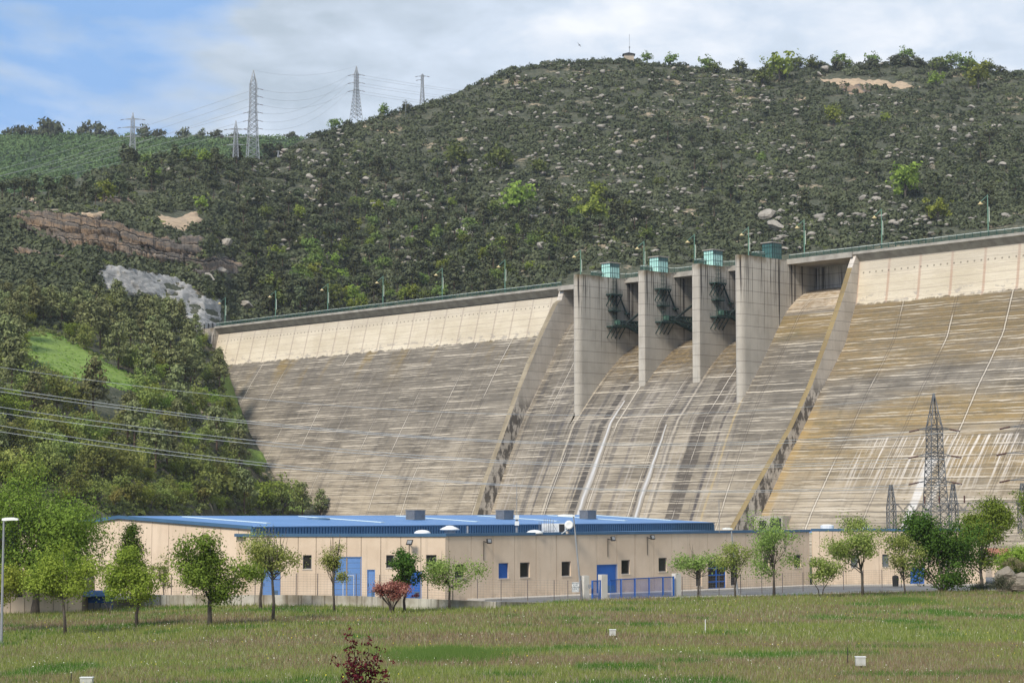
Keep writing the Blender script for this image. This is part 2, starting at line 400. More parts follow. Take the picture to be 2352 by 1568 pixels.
patch('rock_cliff', A, [(20, 500), (60, 492), (120, 490), (190, 497), (250, 508), (300, 528), (370, 545), (470, 558), (468, 590), (400, 612), (330, 605), (250, 585), (180, 568), (100, 552), (55, 530)],
      M_cliff, 1.6, 2.6, 2.5, 7., 2, 3., 17.)['kind'] = 'structure'
for i, P in enumerate([[(20, 560), (60, 556), (110, 578), (160, 586), (182, 602), (120, 598), (60, 580), (22, 578)],
          [(420, 592), (470, 596), (540, 590), (560, 612), (540, 640), (470, 640), (430, 622)],
          [(230, 460), (300, 452), (330, 470), (290, 482), (240, 478)],
          [(1920, 202), (1985, 192), (2010, 205), (1990, 216), (1930, 214)]]):
    patch('rock_cliff', A, P, M_cliff, 1.2, 2.6, 2.5, 5., 12 + i, 4., 8.)['kind'] = 'structure'
for i, P in enumerate([[(55, 465), (85, 453), (108, 462), (100, 471), (70, 473)], [(190, 495), (235, 488), (245, 502), (215, 508)], [(345, 492), (390, 505), (450, 490), (470, 512), (440, 536), (380, 530)],
          [(1880, 186), (1960, 183), (2010, 186), (2100, 196), (2120, 205), (2050, 203), (1960, 197), (1890, 197)]]):
    patch('sandy_bank', A, P, M_sand, 1.2, 1.2, 3, 5., 30 + i)['kind'] = 'structure'
patch('sprayed_concrete_slope', A, [(215, 598), (250, 606), (300, 612), (350, 628), (420, 640), (447, 652), (452, 668), (512, 690), (508, 720), (530, 748), (500, 756), (440, 756), (420, 735), (395, 705), (370, 690), (250, 678), (225, 660)],
      M_shot, 1.2, 4.2, 2.5, 4., 22)['kind'] = 'structure'
patch('grass_bank', A, [(55, 775), (110, 770), (190, 800), (290, 860), (330, 880), (330, 905), (250, 900), (160, 880), (100, 850), (60, 820)], M_grassbank, .7, .3, 4, 12., 41)['kind'] = 'structure'
patch('grass_bank', A, [(506, 820), (520, 850), (548, 915), (575, 978), (560, 988), (520, 975), (510, 900), (500, 840)], M_grassbank, .9, .3, 4, 12., 42)['kind'] = 'structure'
patch('grass_bank', A, [(560, 1030), (600, 1035), (612, 1062), (600, 1080), (560, 1070)], M_grassbank, .9, .3, 4, 12., 43)['kind'] = 'structure'
patch('grass_bank', A, [(640, 1112), (690, 1128), (720, 1160), (700, 1180), (650, 1170)], M_grassbank, .9, .3, 4, 12., 44)['kind'] = 'structure'

# ------------------------------------------------------------------ dam frame: s along the crest, h downstream, z up
HD = 63.0
_t = ray(-3122, HZ); Sx = -np.array([_t[0], _t[1], 0]); Sx /= np.linalg.norm(Sx); Nx = np.array([Sx[1], -Sx[0], 0])
if Nx[1] > 0: Nx = -Nx
O0 = atZ(1278.8, 657.9, CZ + HD)
ZD = CZ + HD
def D(s, h, z): return np.array([O0[0] + s * Sx[0] + h * Nx[0], O0[1] + s * Sx[1] + h * Nx[1], z])

def dammat(name, chute=False, orange=False, side=False):
    """weathered lift-built concrete; UV = (metres along the crest, height)"""
    m, t, o = newmat(name); k = NT(t); uv = k.n('ShaderNodeTexCoord').outputs['UV']
    sp = k.n('ShaderNodeSeparateXYZ'); k.l(uv, sp.inputs[0]); s, z = sp.outputs[0], sp.outputs[1]
    big = k.noise(uv, 1, 4, .55, sx=.022, sy=.05, off=(1, 2, 0)); med = k.noise(uv, 1, 6, .62, sx=.07, sy=.14, off=(7, 3, 0))
    hor = k.noise(uv, 1, 6, .68, sx=.06, sy=1.5, off=(2, 8, 0), dist=.15); fine = k.noise(uv, 1, 6, .7, sx=.5, sy=1.6)
    ver = k.noise(uv, 1, 5, .6, sx=.9, sy=.035, off=(5, 1, 0)); ver2 = k.noise(uv, 1, 4, .6, sx=.28, sy=.02, off=(15, 11, 0))
    # brown grey skin, tan towards the foot
    c = k.mix(k.step(med, .34, .66), (.128, .112, .090), (.268, .233, .184))
    low = k.step(k.m('ADD', z, k.m('MULTIPLY', big, 26)), 40, 16)
    lowf = k.step(k.m('ADD', z, k.m('MULTIPLY', k.m('SUBTRACT', big, .5), 40)), 34, 6)
    c = k.mix(k.m('MULTIPLY', lowf, .85), c, k.mix(k.step(med, .3, .65), (.25, .208, .152), (.45, .375, .275)))
    c = k.mix(k.m('MULTIPLY', k.step(hor, .52, .40), .55), c, (.075, .064, .052))
    c = k.mix(k.m('MULTIPLY', k.step(ver, .56, .68), .35), c, (.38, .33, .27))
    c = k.mix(k.m('MULTIPLY', k.step(ver2, .44, .33), .42), c, (.075, .065, .056))
    if orange:
        if orange == 'r':
            f = k.m('MULTIPLY', k.step(k.m('ADD', z, k.m('MULTIPLY', big, 24)), 14, 42), k.step(med, .22, .50))
            f = k.m('MULTIPLY', f, k.step(k.noise(uv, 1, 3, .5, sx=.02, sy=.09, off=(9, 9, 0)), .36, .56))
            c = k.mix(k.m('MULTIPLY', f, .78), c, k.mix(k.step(k.m('ADD', k.m('MULTIPLY', fine, .5), k.m('MULTIPLY', hor, .5)), .4, .58), (.20, .15, .07), (.31, .205, .075)))
        else:
            f = k.m('MULTIPLY', k.m('MULTIPLY', k.step(z, 44, 57), k.step(z, 60.5, 57)), k.step(k.noise(uv, 1, 4, .6, sx=.10, sy=.02, off=(4, 1, 0)), .50, .62))
            c = k.mix(k.m('MULTIPLY', f, .75), c, (.25, .17, .05))
    if chute:
        c = k.mix(k.m('MULTIPLY', k.m('MULTIPLY', k.step(ver, .52, .64), .5), k.step(s, 88, 82)), c, (.36, .32, .28))
        c = k.mix(k.m('MULTIPLY', k.m('MULTIPLY', k.step(ver2, .44, .34), .7), k.step(s, 88, 82)), c, (.085, .078, .075)); c = k.mix(k.m('MULTIPLY', k.step(s, 84, 85), k.m('MULTIPLY', k.step(z, 20, 40), .45)), c, (.12, .105, .085))
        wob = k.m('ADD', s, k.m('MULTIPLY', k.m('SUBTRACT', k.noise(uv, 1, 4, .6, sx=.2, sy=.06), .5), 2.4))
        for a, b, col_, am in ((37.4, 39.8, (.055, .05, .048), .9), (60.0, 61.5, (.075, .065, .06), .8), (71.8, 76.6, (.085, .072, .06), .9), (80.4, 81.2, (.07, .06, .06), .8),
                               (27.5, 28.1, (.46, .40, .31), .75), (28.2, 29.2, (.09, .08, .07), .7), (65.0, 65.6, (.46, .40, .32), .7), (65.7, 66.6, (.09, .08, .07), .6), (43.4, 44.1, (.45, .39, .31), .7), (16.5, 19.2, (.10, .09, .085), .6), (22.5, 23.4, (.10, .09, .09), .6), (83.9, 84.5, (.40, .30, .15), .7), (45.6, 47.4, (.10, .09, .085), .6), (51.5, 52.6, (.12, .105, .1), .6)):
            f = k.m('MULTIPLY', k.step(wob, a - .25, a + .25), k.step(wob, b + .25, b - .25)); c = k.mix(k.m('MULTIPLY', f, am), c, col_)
        f = k.m('MULTIPLY', k.step(k.m('ADD', z, k.m('MULTIPLY', ver, 10)), 44, 54), k.m('MULTIPLY', k.step(s, 26, 27), k.step(s, 83, 82))); c = k.mix(k.m('MULTIPLY', f, .8), c, k.mix(k.step(fine, .45, .55), (.10, .07, .035), (.22, .15, .06)))
        # last bay: bleached crest, orange belt below it
        l4 = k.step(s, 84, 84.6)
        f = k.m('MULTIPLY', l4, k.step(z, 57.0, 58.6)); c = k.mix(k.m('MULTIPLY', f, .85), c, k.mix(k.step(fine, .4, .6), (.40, .29, .17), (.60, .49, .36)))
        f = k.m('MULTIPLY', l4, k.m('MULTIPLY', k.step(z, 48, 53), k.step(z, 57.2, 56.6))); c = k.mix(k.m('MULTIPLY', f, .8), c, k.mix(k.step(med, .4, .6), (.18, .14, .06), (.32, .21, .06)))
    if orange == 'r':
        # lime run-off below a leaking gallery level, one strong white run, ochre edge beside the training wall
        wl = k.noise(uv, 1, 5, .7, sx=1.1, sy=.05, off=(2, 22, 0)); rg2 = k.m('MULTIPLY', k.m('MULTIPLY', k.step(s, 120, 130), k.step(s, 178, 166)), k.m('MULTIPLY', k.step(z, 25.2, 24.6), k.step(z, 9, 21)))
        c = k.mix(k.m('MULTIPLY', k.m('MULTIPLY', rg2, k.step(wl, .50, .60)), .8), c, (.66, .60, .53))
        sw = k.m('ADD', s, k.m('MULTIPLY', k.m('SUBTRACT', k.noise(uv, 1, 3, .6, sx=.3, sy=.08), .5), 1.6))
        for a, b, am in ((146.4, 148.6, .6), (151.4, 152.4, .35)):
            c = k.mix(k.m('MULTIPLY', k.m('MULTIPLY', k.m('MULTIPLY', k.step(sw, a - .3, a + .3), k.step(sw, b + .3, b - .3)), k.step(z, 21.5, 19)), am), c, (.72, .70, .67))
        c = k.mix(k.m('MULTIPLY', k.m('MULTIPLY', k.step(k.m('ADD', s, k.m('MULTIPLY', fine, 1.5)), 109.6, 108.4), k.step(z, 38, 30)), .6), c, (.34, .235, .10))
    c = k.mix(k.m('MULTIPLY', k.m('MULTIPLY', k.step(k.m('ADD', z, k.m('MULTIPLY', big, 18)), 34, 56), k.step(med, .25, .6)), .42), c, (.105, .09, .07))
    lf0 = k.step(k.m('ABSOLUTE', k.m('SUBTRACT', k.m('FRACT', k.m('DIVIDE', z, 1.2)), .5)), .06, .02); c = k.mix(k.m('MULTIPLY', lf0, .28), c, (.52, .45, .35)); lf1 = k.step(k.m('ABSOLUTE', k.m('SUBTRACT', k.m('FRACT', k.m('ADD', k.m('DIVIDE', z, .6), .2)), .5)), .14, .06); c = k.mix(k.m('MULTIPLY', k.m('MULTIPLY', lf1, k.step(med, .4, .6)), .3), c, (.09, .078, .062))
    # construction lifts: every 2.4 m, chalky efflorescence breaking out along them, dark drip above
    wz = k.m('ADD', z, k.m('MULTIPLY', k.m('SUBTRACT', k.noise(uv, 1, 3, .6, sx=.25, sy=.3, off=(3, 3, 0)), .5), .5))
    for per, wid, a, b, am, off in ((2.4, .085, .47, .60, .9, (0, 0, 0)), (1.2, .055, .50, .62, .75, (20, 4, 0)), (.8, .055, .53, .64, .65, (31, 14, 0)), (.55, .065, .54, .66, .6, (51, 24, 0))):
        fr = k.m('ABSOLUTE', k.m('SUBTRACT', k.m('FRACT', k.m('DIVIDE', wz, per)), .5)); ln = k.step(fr, wid / per + .06, wid / per)
        br = k.step(k.noise(uv, 1, 4, .7, sx=.045, sy=.6, off=off), a, b); c = k.mix(k.m('MULTIPLY', k.m('MULTIPLY', ln, br), am), c, (.54, .47, .37))
    dk = k.step(k.m('ABSOLUTE', k.m('SUBTRACT', k.m('FRACT', k.m('ADD', k.m('DIVIDE', wz, 2.4), .12)), .5)), .09, .04); c = k.mix(k.m('MULTIPLY', dk, .4), c, (.09, .078, .065))
    # block joints every 15 m
    ws = k.m('ADD', s, k.m('MULTIPLY', k.m('SUBTRACT', fine, .5), .5))
    jf = k.m('ABSOLUTE', k.m('SUBTRACT', k.m('FRACT', k.m('ADD', k.m('DIVIDE', ws, 15.3), .63)), .5)); jn = k.step(jf, .012, .005)
    c = k.mix(k.m('MULTIPLY', jn, k.m('MULTIPLY', k.step(k.noise(uv, 1, 3, .5, sx=.05, sy=.05, off=(1, 31, 0)), .47, .58), .75)), c, (.58, .52, .43))
    jd = k.step(k.m('ABSOLUTE', k.m('SUBTRACT', jf, .022)), .012, .005); c = k.mix(k.m('MULTIPLY', jd, .4), c, (.06, .05, .045))
    if orange:
        zt = 58.4 if orange == 'r' else 57.6
        band = k.step(k.m('ADD', z, k.m('MULTIPLY', k.m('SUBTRACT', k.noise(uv, 1, 4, .7, sx=.35, sy=.1, off=(2, 6, 0)), .5), 2.4)), zt - .25, zt + .25)
        cb = k.mix(k.step(med, .3, .7), (.52, .445, .325), (.64, .56, .43)); cb = k.mix(k.m('MULTIPLY', k.step(hor, .46, .38), .35), cb, (.42, .35, .28))
        cb = k.mix(k.m('MULTIPLY', k.step(ver, .58, .7), .25), cb, (.45, .36, .28))
        lf = k.step(k.m('ABSOLUTE', k.m('SUBTRACT', k.m('FRACT', k.m('DIVIDE', wz, 2.0)), .5)), .055, .03); cb = k.mix(k.m('MULTIPLY', lf, .45), cb, (.36, .29, .23))
        jb = k.step(k.m('ABSOLUTE', k.m('SUBTRACT', k.m('FRACT', k.m('DIVIDE', ws, 7.65 if orange == 'l' else 9.2)), .5)), .055, .02)
        cb = k.mix(k.m('MULTIPLY', jb, .6), cb, (.40, .24, .17) if orange == 'r' else (.33, .26, .21))
        up = k.step(z, 64, 68); cb = k.mix(k.m('MULTIPLY', up, .4), cb, (.40, .36, .31))
        hole = k.m('MULTIPLY', k.step(k.m('ABSOLUTE', k.m('SUBTRACT', z, 66.2)), .28, .14), k.step(k.m('ABSOLUTE', k.m('SUBTRACT', k.m('FRACT', k.m('DIVIDE', s, 1.9)), .5)), .15, .08)); cb = k.mix(k.m('MULTIPLY', hole, .7), cb, (.12, .1, .08))
        blot = k.m('MULTIPLY', k.m('MULTIPLY', k.step(k.noise(uv, 1, 3, .6, sx=.4, sy=.9, off=(6, 2, 0)), .54, .6), k.step(z, zt + 3.2, zt + 1.2)), .55)
        cb = k.mix(blot, cb, (.26, .23, .21)); c = k.mix(band, c, cb)
    k.bsdf(c, .92, 0, o, bump=k.m('ADD', fine, hor), bs=.5, bd=.25, spec=.2); return m
def concmat(name, a=(.40, .365, .32), b=(.30, .27, .235), stain=.5, ztop=71.2, drips=True, org=None, lift=2.9, long=1, dark=None):
    m, t, o = newmat(name); k = NT(t); uv = k.n('ShaderNodeTexCoord').outputs['UV']
    sp = k.n('ShaderNodeSeparateXYZ'); k.l(uv, sp.inputs[0]); u, z = sp.outputs[0], sp.outputs[1]
    med = k.noise(uv, 1, 5, .6, sx=.2, sy=.12); ver = k.noise(uv, 1, 5, .65, sx=1.4, sy=.05, off=(3, 3, 0)); fine = k.noise(uv, 2, 5, .7)
    c = k.mix(k.step(med, .35, .65), a, b); c = k.mix(k.m('MULTIPLY', k.step(ver, .55, .7), .3), c, tuple(q * .6 for q in b))
    ln = k.step(k.m('ABSOLUTE', k.m('SUBTRACT', k.m('FRACT', k.m('DIVIDE', z, lift)), .5)), .034, .018); c = k.mix(k.m('MULTIPLY', ln, .62), c, (.13, .115, .10))
    vl = k.step(k.m('ABSOLUTE', k.m('SUBTRACT', k.m('FRACT', k.m('DIVIDE', u, 2.6)), .5)), .03, .015); c = k.mix(k.m('MULTIPLY', vl, .16), c, (.16, .14, .12))
    if drips:
        dr = k.noise(uv, 1, 4, .7, sx=1.9, sy=.02, off=(8, 1, 0), dist=.1); ln2 = k.noise(uv, 1, 4, .8, sx=.9, sy=.0, off=(2, 1, 0)); ln2 = k.m('MULTIPLY', k.step(ln2, .3, .75), 1.35)
        reach = k.m('SUBTRACT', ztop, k.m('MULTIPLY', ln2, 22)); f = k.m('MULTIPLY', k.step(dr, .525, .58), k.step(k.m('SUBTRACT', z, reach), -2, 5))
        c = k.mix(k.m('MULTIPLY', f, stain * 1.7, clamp=True), c, (.035, .03, .028))
        tf = k.m('MULTIPLY', k.step(z, ztop - 2.2, ztop), k.step(med, .35, .6)); c = k.mix(k.m('MULTIPLY', tf, .8), c, (.12, .085, .035))
    if org: c = k.mix(k.m('MULTIPLY', k.step(fine, .3, .6), org[3]), c, org[:3])
    if dark:
        f = k.m('MULTIPLY', k.step(k.noise(uv, 1, 5, .7, sx=.5, sy=.22, off=(1, 9, 0)), .46, .56), k.m('MULTIPLY', k.step(z, 42, 34), .85)); c = k.mix(f, c, dark)
    k.bsdf(c, .9, 0, o, bump=k.m('ADD', fine, med), bs=.35, bd=.12, spec=.2); return m
M_faceL = dammat('dam_face_left', orange='l'); M_faceR = dammat('dam_face_right', orange='r'); M_chute = dammat('spillway_face', chute=True)
M_conc = concmat('pier_concrete', (.50, .455, .39), (.41, .37, .315), .56); M_concwall = concmat('wall_side_concrete', (.58, .52, .45), (.46, .41, .35), .2, drips=False, lift=2.4, dark=(.06, .052, .045))
M_back = concmat('stained_back_wall', (.62, .58, .53), (.42, .39, .355), .6)
M_strip = concmat('wall_edge_orange', (.28, .21, .10), (.21, .155, .075), .2, drips=False, lift=2.4); M_stripL = concmat('wall_edge_brown', (.34, .285, .20), (.22, .18, .12), .2, drips=False, lift=2.4)
M_deck = simple('deck_concrete', (.40, .37, .32), (.27, .245, .21), .35, .9, bump=.2)
M_soff = simple('soffit_concrete', (.30, .275, .24), (.22, .2, .175), .3, .9)
M_dark = simple('dark_recess', (.03, .03, .03), (.02, .02, .02), 1, .9)

def prof(P, z):  # h as function of z for list of (h,z) with z descending
    zs = [p[1] for p in P][::-1]; hs = [p[0] for p in P][::-1]; return np.interp(z, zs, hs)
ML = [(-1.8, 68.7), (1.0, 57.8), (6.5, 49.9), (13.3, 38.7), (20.5, 26.4), (26.5, 15.7), (29.6, 8), (38, -10)]
MR = [(-1.8, 69.3), (-.3, 59.4), (4.3, 48.5), (9.8, 41.5), (14.4, 36), (20.5, 27.5), (26.2, 20.6), (35.3, 8.1), (46, -10)]
K1 = [(-12, 55.9), (-9, 55.3), (-6.5, 54.2), (-2.8, 52.7), (.3, 51), (3, 49), (5.6, 46.8), (8, 44.6), (11.9, 40.5), (16.2, 35.5), (20.2, 31), (24, 23.5), (30, 11.6), (31.6, 8), (40, -10)]
K4 = [(-13, 65), (-10.5, 64.6), (-8.1, 63.9), (-5.4, 62.9), (-2.7, 61.2), (-.1, 59.1), (2.1, 56.7), (4.1, 53.8), (6.8, 50), (9.4, 46.3), (13.0, 41.5), (16.5, 37), (20.3, 31), (24, 23.5), (30, 11.6), (31.6, 8), (40, -10)]
KL = [(-13, 65), (-10.5, 64.3), (-6, 62.6), (-2.8, 60.6), (1.5, 54.9), (6, 47.3), (10.3, 40.5), (14.7, 33.7), (21.2, 20.5), (26.7, 7.7), (35, -10)]
LO = [(-1, 71.2), (.2, 67.4), (1.8, 66.4), (8.8, 55.1), (16.7, 40.2), (23, 26.8), (28.4, 15.8), (31.4, 7.9), (39.5, -10)]
RO = [(-.8, 71.2), (1.2, 67.4), (5.3, 59), (9.0, 52), (12.5, 45.9), (17, 38), (24.2, 28), (34.7, 16.4), (44, 5.6), (58, -10)]

def face(name, s0, s1, fn, z1, mat, parent, zn=64, ds=4.0, z0=-10):
    ss = np.linspace(s0, s1, max(2, int((s1 - s0) / ds) + 1)); zs = np.linspace(z1, z0, zn)
    V = []; U = []
    for s in ss:
        for z in zs: V.append(D(s, fn(s, z), z)); U.append((s, z))
    return npmesh(name, V, grid_faces(len(ss), zn)[:, ::-1], mat, parent, True, uv=U)
def slab(name, poly, s0, s1, mat, parent, mats=None, edge_only=False):
    """(h,z) outline extruded between s0 and s1; UV in metres; faces listed in mats take a second material"""
    n = len(poly); V = [D(s0, *p) for p in poly] + [D(s1, *p) for p in poly]
    Fc = [tuple(range(n)), tuple(range(n, 2 * n))[::-1]] + [(i, n + i, n + (i + 1) % n, (i + 1) % n) for i in range(n)]
    off = np.array(wloc(parent)) if parent else np.zeros(3)
    me = bpy.data.meshes.new(name); me.from_pydata([tuple(v - off) for v in V], [], Fc); me.update()
    u = me.uv_layers.new(name='UVMap')
    for p in me.polygons:
        side = p.index < 2
        for li in p.loop_indices:
            vi = me.loops[li].vertex_index; q = poly[vi % n]; u.data[li].uv = (-q[0] if side else (s0 if vi < n else s1), q[1])
    me.materials.append(mat)
    if mats:
        me.materials.append(mats)
        for p in me.polygons:
            if p.index >= 2 and (max(q[1] for q in (poly[p.index - 2], poly[(p.index - 1) % n])) < 67.6 or not edge_only): p.material_index = 1
    o = bpy.data.objects.new(name, me); col.objects.link(o); o.parent = parent; return o

dam = thing('dam', 'huge grey and ochre concrete gravity dam with a gated spillway, filling the valley', 'dam', D(0, 0, -10))
SL, SR = -171.0, 215.0
def cliff_fn(P): return lambda s, z: prof(P, z)
face('left_face', SL, .3, cliff_fn(ML), 68.7, M_faceL, dam); face('right_face', 105.8, SR, cliff_fn(MR), 69.3, M_faceR, dam)
def bay0(s, z):
    t = min(1, max(0, (s - 2.6) / 23.4)); a = prof(KL, z); b = prof(K4, z); return a * (1 - t) + b * t
spill = face('spillway_surface', 2.0, 26.1, bay0, 65, M_chute, dam, 80, 1.5)
# one continuous spillway sheet: append the gated bays and the last bay to it
def more(s0, s1, fn, z1, zn=80):
    ss = np.linspace(s0, s1, max(2, int((s1 - s0) / 2) + 1)); zs = np.linspace(z1, -10, zn)
    V = [D(s, fn(s, z), z) for s in ss for z in zs]; U = [(s, z) for s in ss for z in zs]; return V, grid_faces(len(ss), zn)[:, ::-1], U
for q, a in enumerate(((26.1, 83.2, cliff_fn(K1), 55.9), (83.2, 104.6, cliff_fn(K4), 65))):
    V, Fc, U = more(*a); npmesh('spillway_surface', V, Fc, M_chute, dam, True, uv=U)
slab('upstream_wall', [(-14, 70.5), (-16, 70.5), (-16, -10), (-14, -10)], SL, SR, M_soff, dam)
slab('training_wall', LO + [(-13.9, -10), (-13.9, 71.2)], 0.3, 2.2, M_concwall, dam, M_stripL, True)
slab('training_wall', RO + [(-13.9, -10), (-13.9, 71.2)], 104.4, 105.9, M_concwall, dam, M_strip, True)
slab('wing_wall', [(-1, 71.2), (.3, 70.9), (.3, 50), (-1, 50)], -190, SL, M_conc, dam); slab('end_wall', [(0, 70.5), (.6, 68), (2, 58), (-13.9, 50), (-13.9, 70.5)], SL - 1, SL, M_conc, dam)
# crest deck with its sloping cornice, in three runs
cor = [(0, 71.4), (0, 70.75), (-.25, 70.6), (-2.0, 68.9), (-13.6, 68.9), (-13.6, 71.4)]
for a, b in ((SL, 1.0), (105.0, SR)): slab('cornice', cor, a, b, M_soff, dam, M_deck)
for a, b in ((1.0, 24.9), (27.4, 43.1), (45.5, 62.3), (64.9, 82.1), (84.7, 105.0)):
    slab('bridge_deck', [(.4, 71.4), (.4, 70.1), (-10.6, 70.1), (-10.6, 71.4)], a - .15, b + .15, M_deck, dam)
for a, b in ((2.2, 24.9), (84.7, 104.4)): slab('back_wall', [(-10.7, 70.1), (-12, 70.1), (-12, 60), (-10.7, 60)], a, b, M_back, dam)
# piers
def pier(s0, s1, hn, rnd, zb):
    n = 14; pl = []
    if rnd:
        c = (s0 + s1) / 2; r = (s1 - s0) / 2
        for i in range(n + 1): t = math.pi * i / n; pl.append((c - r * math.cos(t), hn - r * 1.4 + r * 1.4 * math.sin(t)))
    else: pl = [(s0, hn - .25), (s0 + .25, hn), (s1 - .25, hn), (s1, hn - .25)]
    pl += [(s1, 4.), (s1, -13.9), (s0, -13.9), (s0, 4.)]
    zs = [zb, 71.2]; V = []; U = []; Fc = []; m = len(pl); per = 0; us = []
    for i, p in enumerate(pl): us.append(per); per += math.dist(p, pl[(i + 1) % m])
    for i in range(m):
        a, b = pl[i], pl[(i + 1) % m]; k = len(V); ua = us[i]; ub = ua + math.dist(a, b)
        V += [D(a[0], a[1], zb), D(b[0], b[1], zb), D(b[0], b[1], 71.2), D(a[0], a[1], 71.2)]; U += [(ua, zb), (ub, zb), (ub, 71.2), (ua, 71.2)]; Fc.append((k, k + 1, k + 2, k + 3))
    k = len(V); V += [D(p[0], p[1], 71.2) for p in pl]; U += [(p[0], p[1]) for p in pl]; Fc.append(tuple(range(k, k + m)))
    return npmesh('pier', V, Fc, M_conc, dam, uv=U)
PIERS = [(24.9, 27.4, 18.2), (43.1, 45.5, 11.6), (62.3, 64.9, 11.6), (82.1, 84.7, 18.0)]
for i, (a, b, h) in enumerate(PIERS): pier(a, b, h, i in (0, 3), 25)
M_gate = simple('gate_steel', (.035, .05, .045), (.02, .03, .028), .8, .6)
for i in range(3):
    a = PIERS[i][1]; b = PIERS[i + 1][0]; P = []
    for j in range(9):
        z = 55.6 + j * 1.5; P.append((-9.2 + 2.2 * math.sin(math.pi * j / 9), z))
    V = [D(s, h, z) for s in (a + .05, b - .05) for h, z in P]; g = MB(); g.v = [tuple(v) for v in V]; g.f = [tuple(map(int, f)) for f in grid_faces(2, 9)]
    for j in (1, 3, 5, 7): g.obox(D(a + .05, P[j][0], P[j][1]), Sx * (b - a - .1), Nx * .35, (0, 0, .3))
    for s in (a + 3, b - 3):
        g.beam(D(s, -8, 57), D(s, 3.0, 58.6), .5); g.beam(D(s, -7.2, 65), D(s, 3.0, 58.6), .5)
    go = g.build('radial_gate', M_gate, dam)
# water sliding down the spillway below two of the gates
M_water, t_, o_ = newmat('white_water'); k_ = NT(t_); uvq = k_.n('ShaderNodeTexCoord').outputs['UV']; sq = k_.n('ShaderNodeSeparateXYZ'); k_.l(uvq, sq.inputs[0])
wn = k_.noise(uvq, 1, 6, .75, sx=1.8, sy=.10); core = k_.m('ADD', k_.m('ABSOLUTE', sq.outputs[0]), k_.m('MULTIPLY', k_.m('SUBTRACT', wn, .5), 1.9))
cw = k_.mix(k_.step(core, .70, -.25), (.26, .225, .18), (.58, .575, .57)); k_.bsdf(cw, .95, 0, o_, bump=wn, bs=.6, bd=.1, spec=.4)
for (sa, sb, za, lab) in ((40.0, 43.0, 37, 'white water sheet sliding down the spillway beside the second pier'), (60.9, 63.2, 30, 'narrow white water sheet sliding down the spillway below the third pier')):
    zs = np.linspace(za, -8, 60); V = []; U = []
    for i, z in enumerate(zs):
        wd = min(1, i / 22); e = float(vn(z / 2., sa, 4) - .5) * .5; c = (sa + sb) / 2 + e * .6
        for f in (-1, -.4, .4, 1): s = c + f * (sb - sa) / 2 * (.25 + .75 * wd); V.append(D(s, prof(K1, z) + .14, z)); U.append((f, z))
    tag(npmesh('water_stream', V, grid_faces(60, 4), M_water, uv=U, smooth=True), kind='structure')
# small door niche at the left foot and the two low rooms at the right wall foot
portal = MB(); portal.lathe(D(-121.5, 18.2, 29.2), [(1.9, -2.5), (1.9, 1.2)], 16, tuple(Nx)); portal.build('gallery_portal', M_dark, dam)
q = MB(); q.obox(D(106.5, 30, 2), Sx * 8.5, Nx * 9, (0, 0, 5.2)); q.build('gallery_house', M_concwall, dam)
q = MB(); q.obox(D(108, 39.02, 3.5), Sx * 2.2, Nx * .05, (0, 0, 2.6)); q.obox(D(111.4, 39.02, 3.2), Sx * 3.2, Nx * .05, (0, 0, 3.4)); q.build('opening', M_dark, dam)

# ------------------------------------------------------------------ crest furniture
M_rail = simple('green_rail', (.03, .085, .065), (.02, .05, .04), 2, .5)
M_railtop = simple('pale_rail_top', (.55, .60, .56), (.4, .46, .42), 1, .5)
M_pole = simple('green_pole', (.16, .30, .22), (.11, .22, .16), 1, .5)
M_poleL = simple('pale_tube', (.55, .62, .52), (.45, .5, .42), 1, .5)
M_lamp = simple('lamp_hood', (.62, .50, .25), (.5, .4, .2), 2, .5)
M_glass, t_, o_ = newmat('green_glass'); k_ = NT(t_)
k_.bsdf(k_.mix(k_.noise(k_.n('ShaderNodeTexCoord').outputs['Object'], .6, 2, .5), (.30, .58, .50), (.50, .76, .68)), .12, .0, o_, spec=.6)
M_gdark = simple('dark_green_glass', (.06, .14, .13), (.04, .10, .09), .5, .15)
M_steel = simple('dark_green_steel', (.03, .065, .055), (.018, .04, .034), 2, .6)

def railing(name, label, pts, step=1.9):
    """pts: list of (s,h) along the crest"""
    P = [D(s, h, 71.4) for s, h in pts]; o = thing(name, label, 'railing', P[0])
    top = MB(); inf = MB(); L = 0; posts = []
    for a, b in zip(P[:-1], P[1:]):
        d = np.linalg.norm(b - a); n = max(1, int(round(d / step)))
        top.beam(a + [0, 0, 1.12], b + [0, 0, 1.12], .13)
        for z in (.15, .38, .61, .84): inf.beam(a + [0, 0, z], b + [0, 0, z], .05, .07)
        nb = int(d / .42)
        for i in range(nb): p = a + (b - a) * i / nb; inf.beam(p + [0, 0, .1], p + [0, 0, 1.05], .05)
        for i in range(n): posts.append(a + (b - a) * i / n)
    posts.append(P[-1])
    top.build('top_rail', M_railtop, o); inf.build('infill', M_rail, o)
    first = None
    for p in posts:
        if first is None:
            m = MB(); m.beam(p, p + [0, 0, 1.2], .17); first = m.build('post', M_rail, o, origin=None); p0 = p
        else:
            c = first.copy(); col.objects.link(c); c.parent = o; c.location = tuple(p - p0)
    return o
railing('guard_railing', 'long green railing with pale top rail along the crest road, left of the spillway', [(SL + 1, -.25), (1.5, -.25)])
railing('guard_railing', 'long green railing with pale top rail along the crest road, right of the spillway', [(84.9, -.25), (SR, -.25)], 2.2)
for i, lab in enumerate(('green railing on the bridge between the first and second spillway pier', 'green railing on the bridge between the second and third spillway pier', 'green railing on the bridge between the third and fourth spillway pier')):
    railing('bridge_railing', lab, [(PIERS[i][1] - .6, 2.4), (PIERS[i][1] + .8, .9), (PIERS[i][1] + 2.2, .2), (PIERS[i + 1][0] - 2.2, .2), (PIERS[i + 1][0] - .8, .9), (PIERS[i + 1][0] + .3, 2.4)])
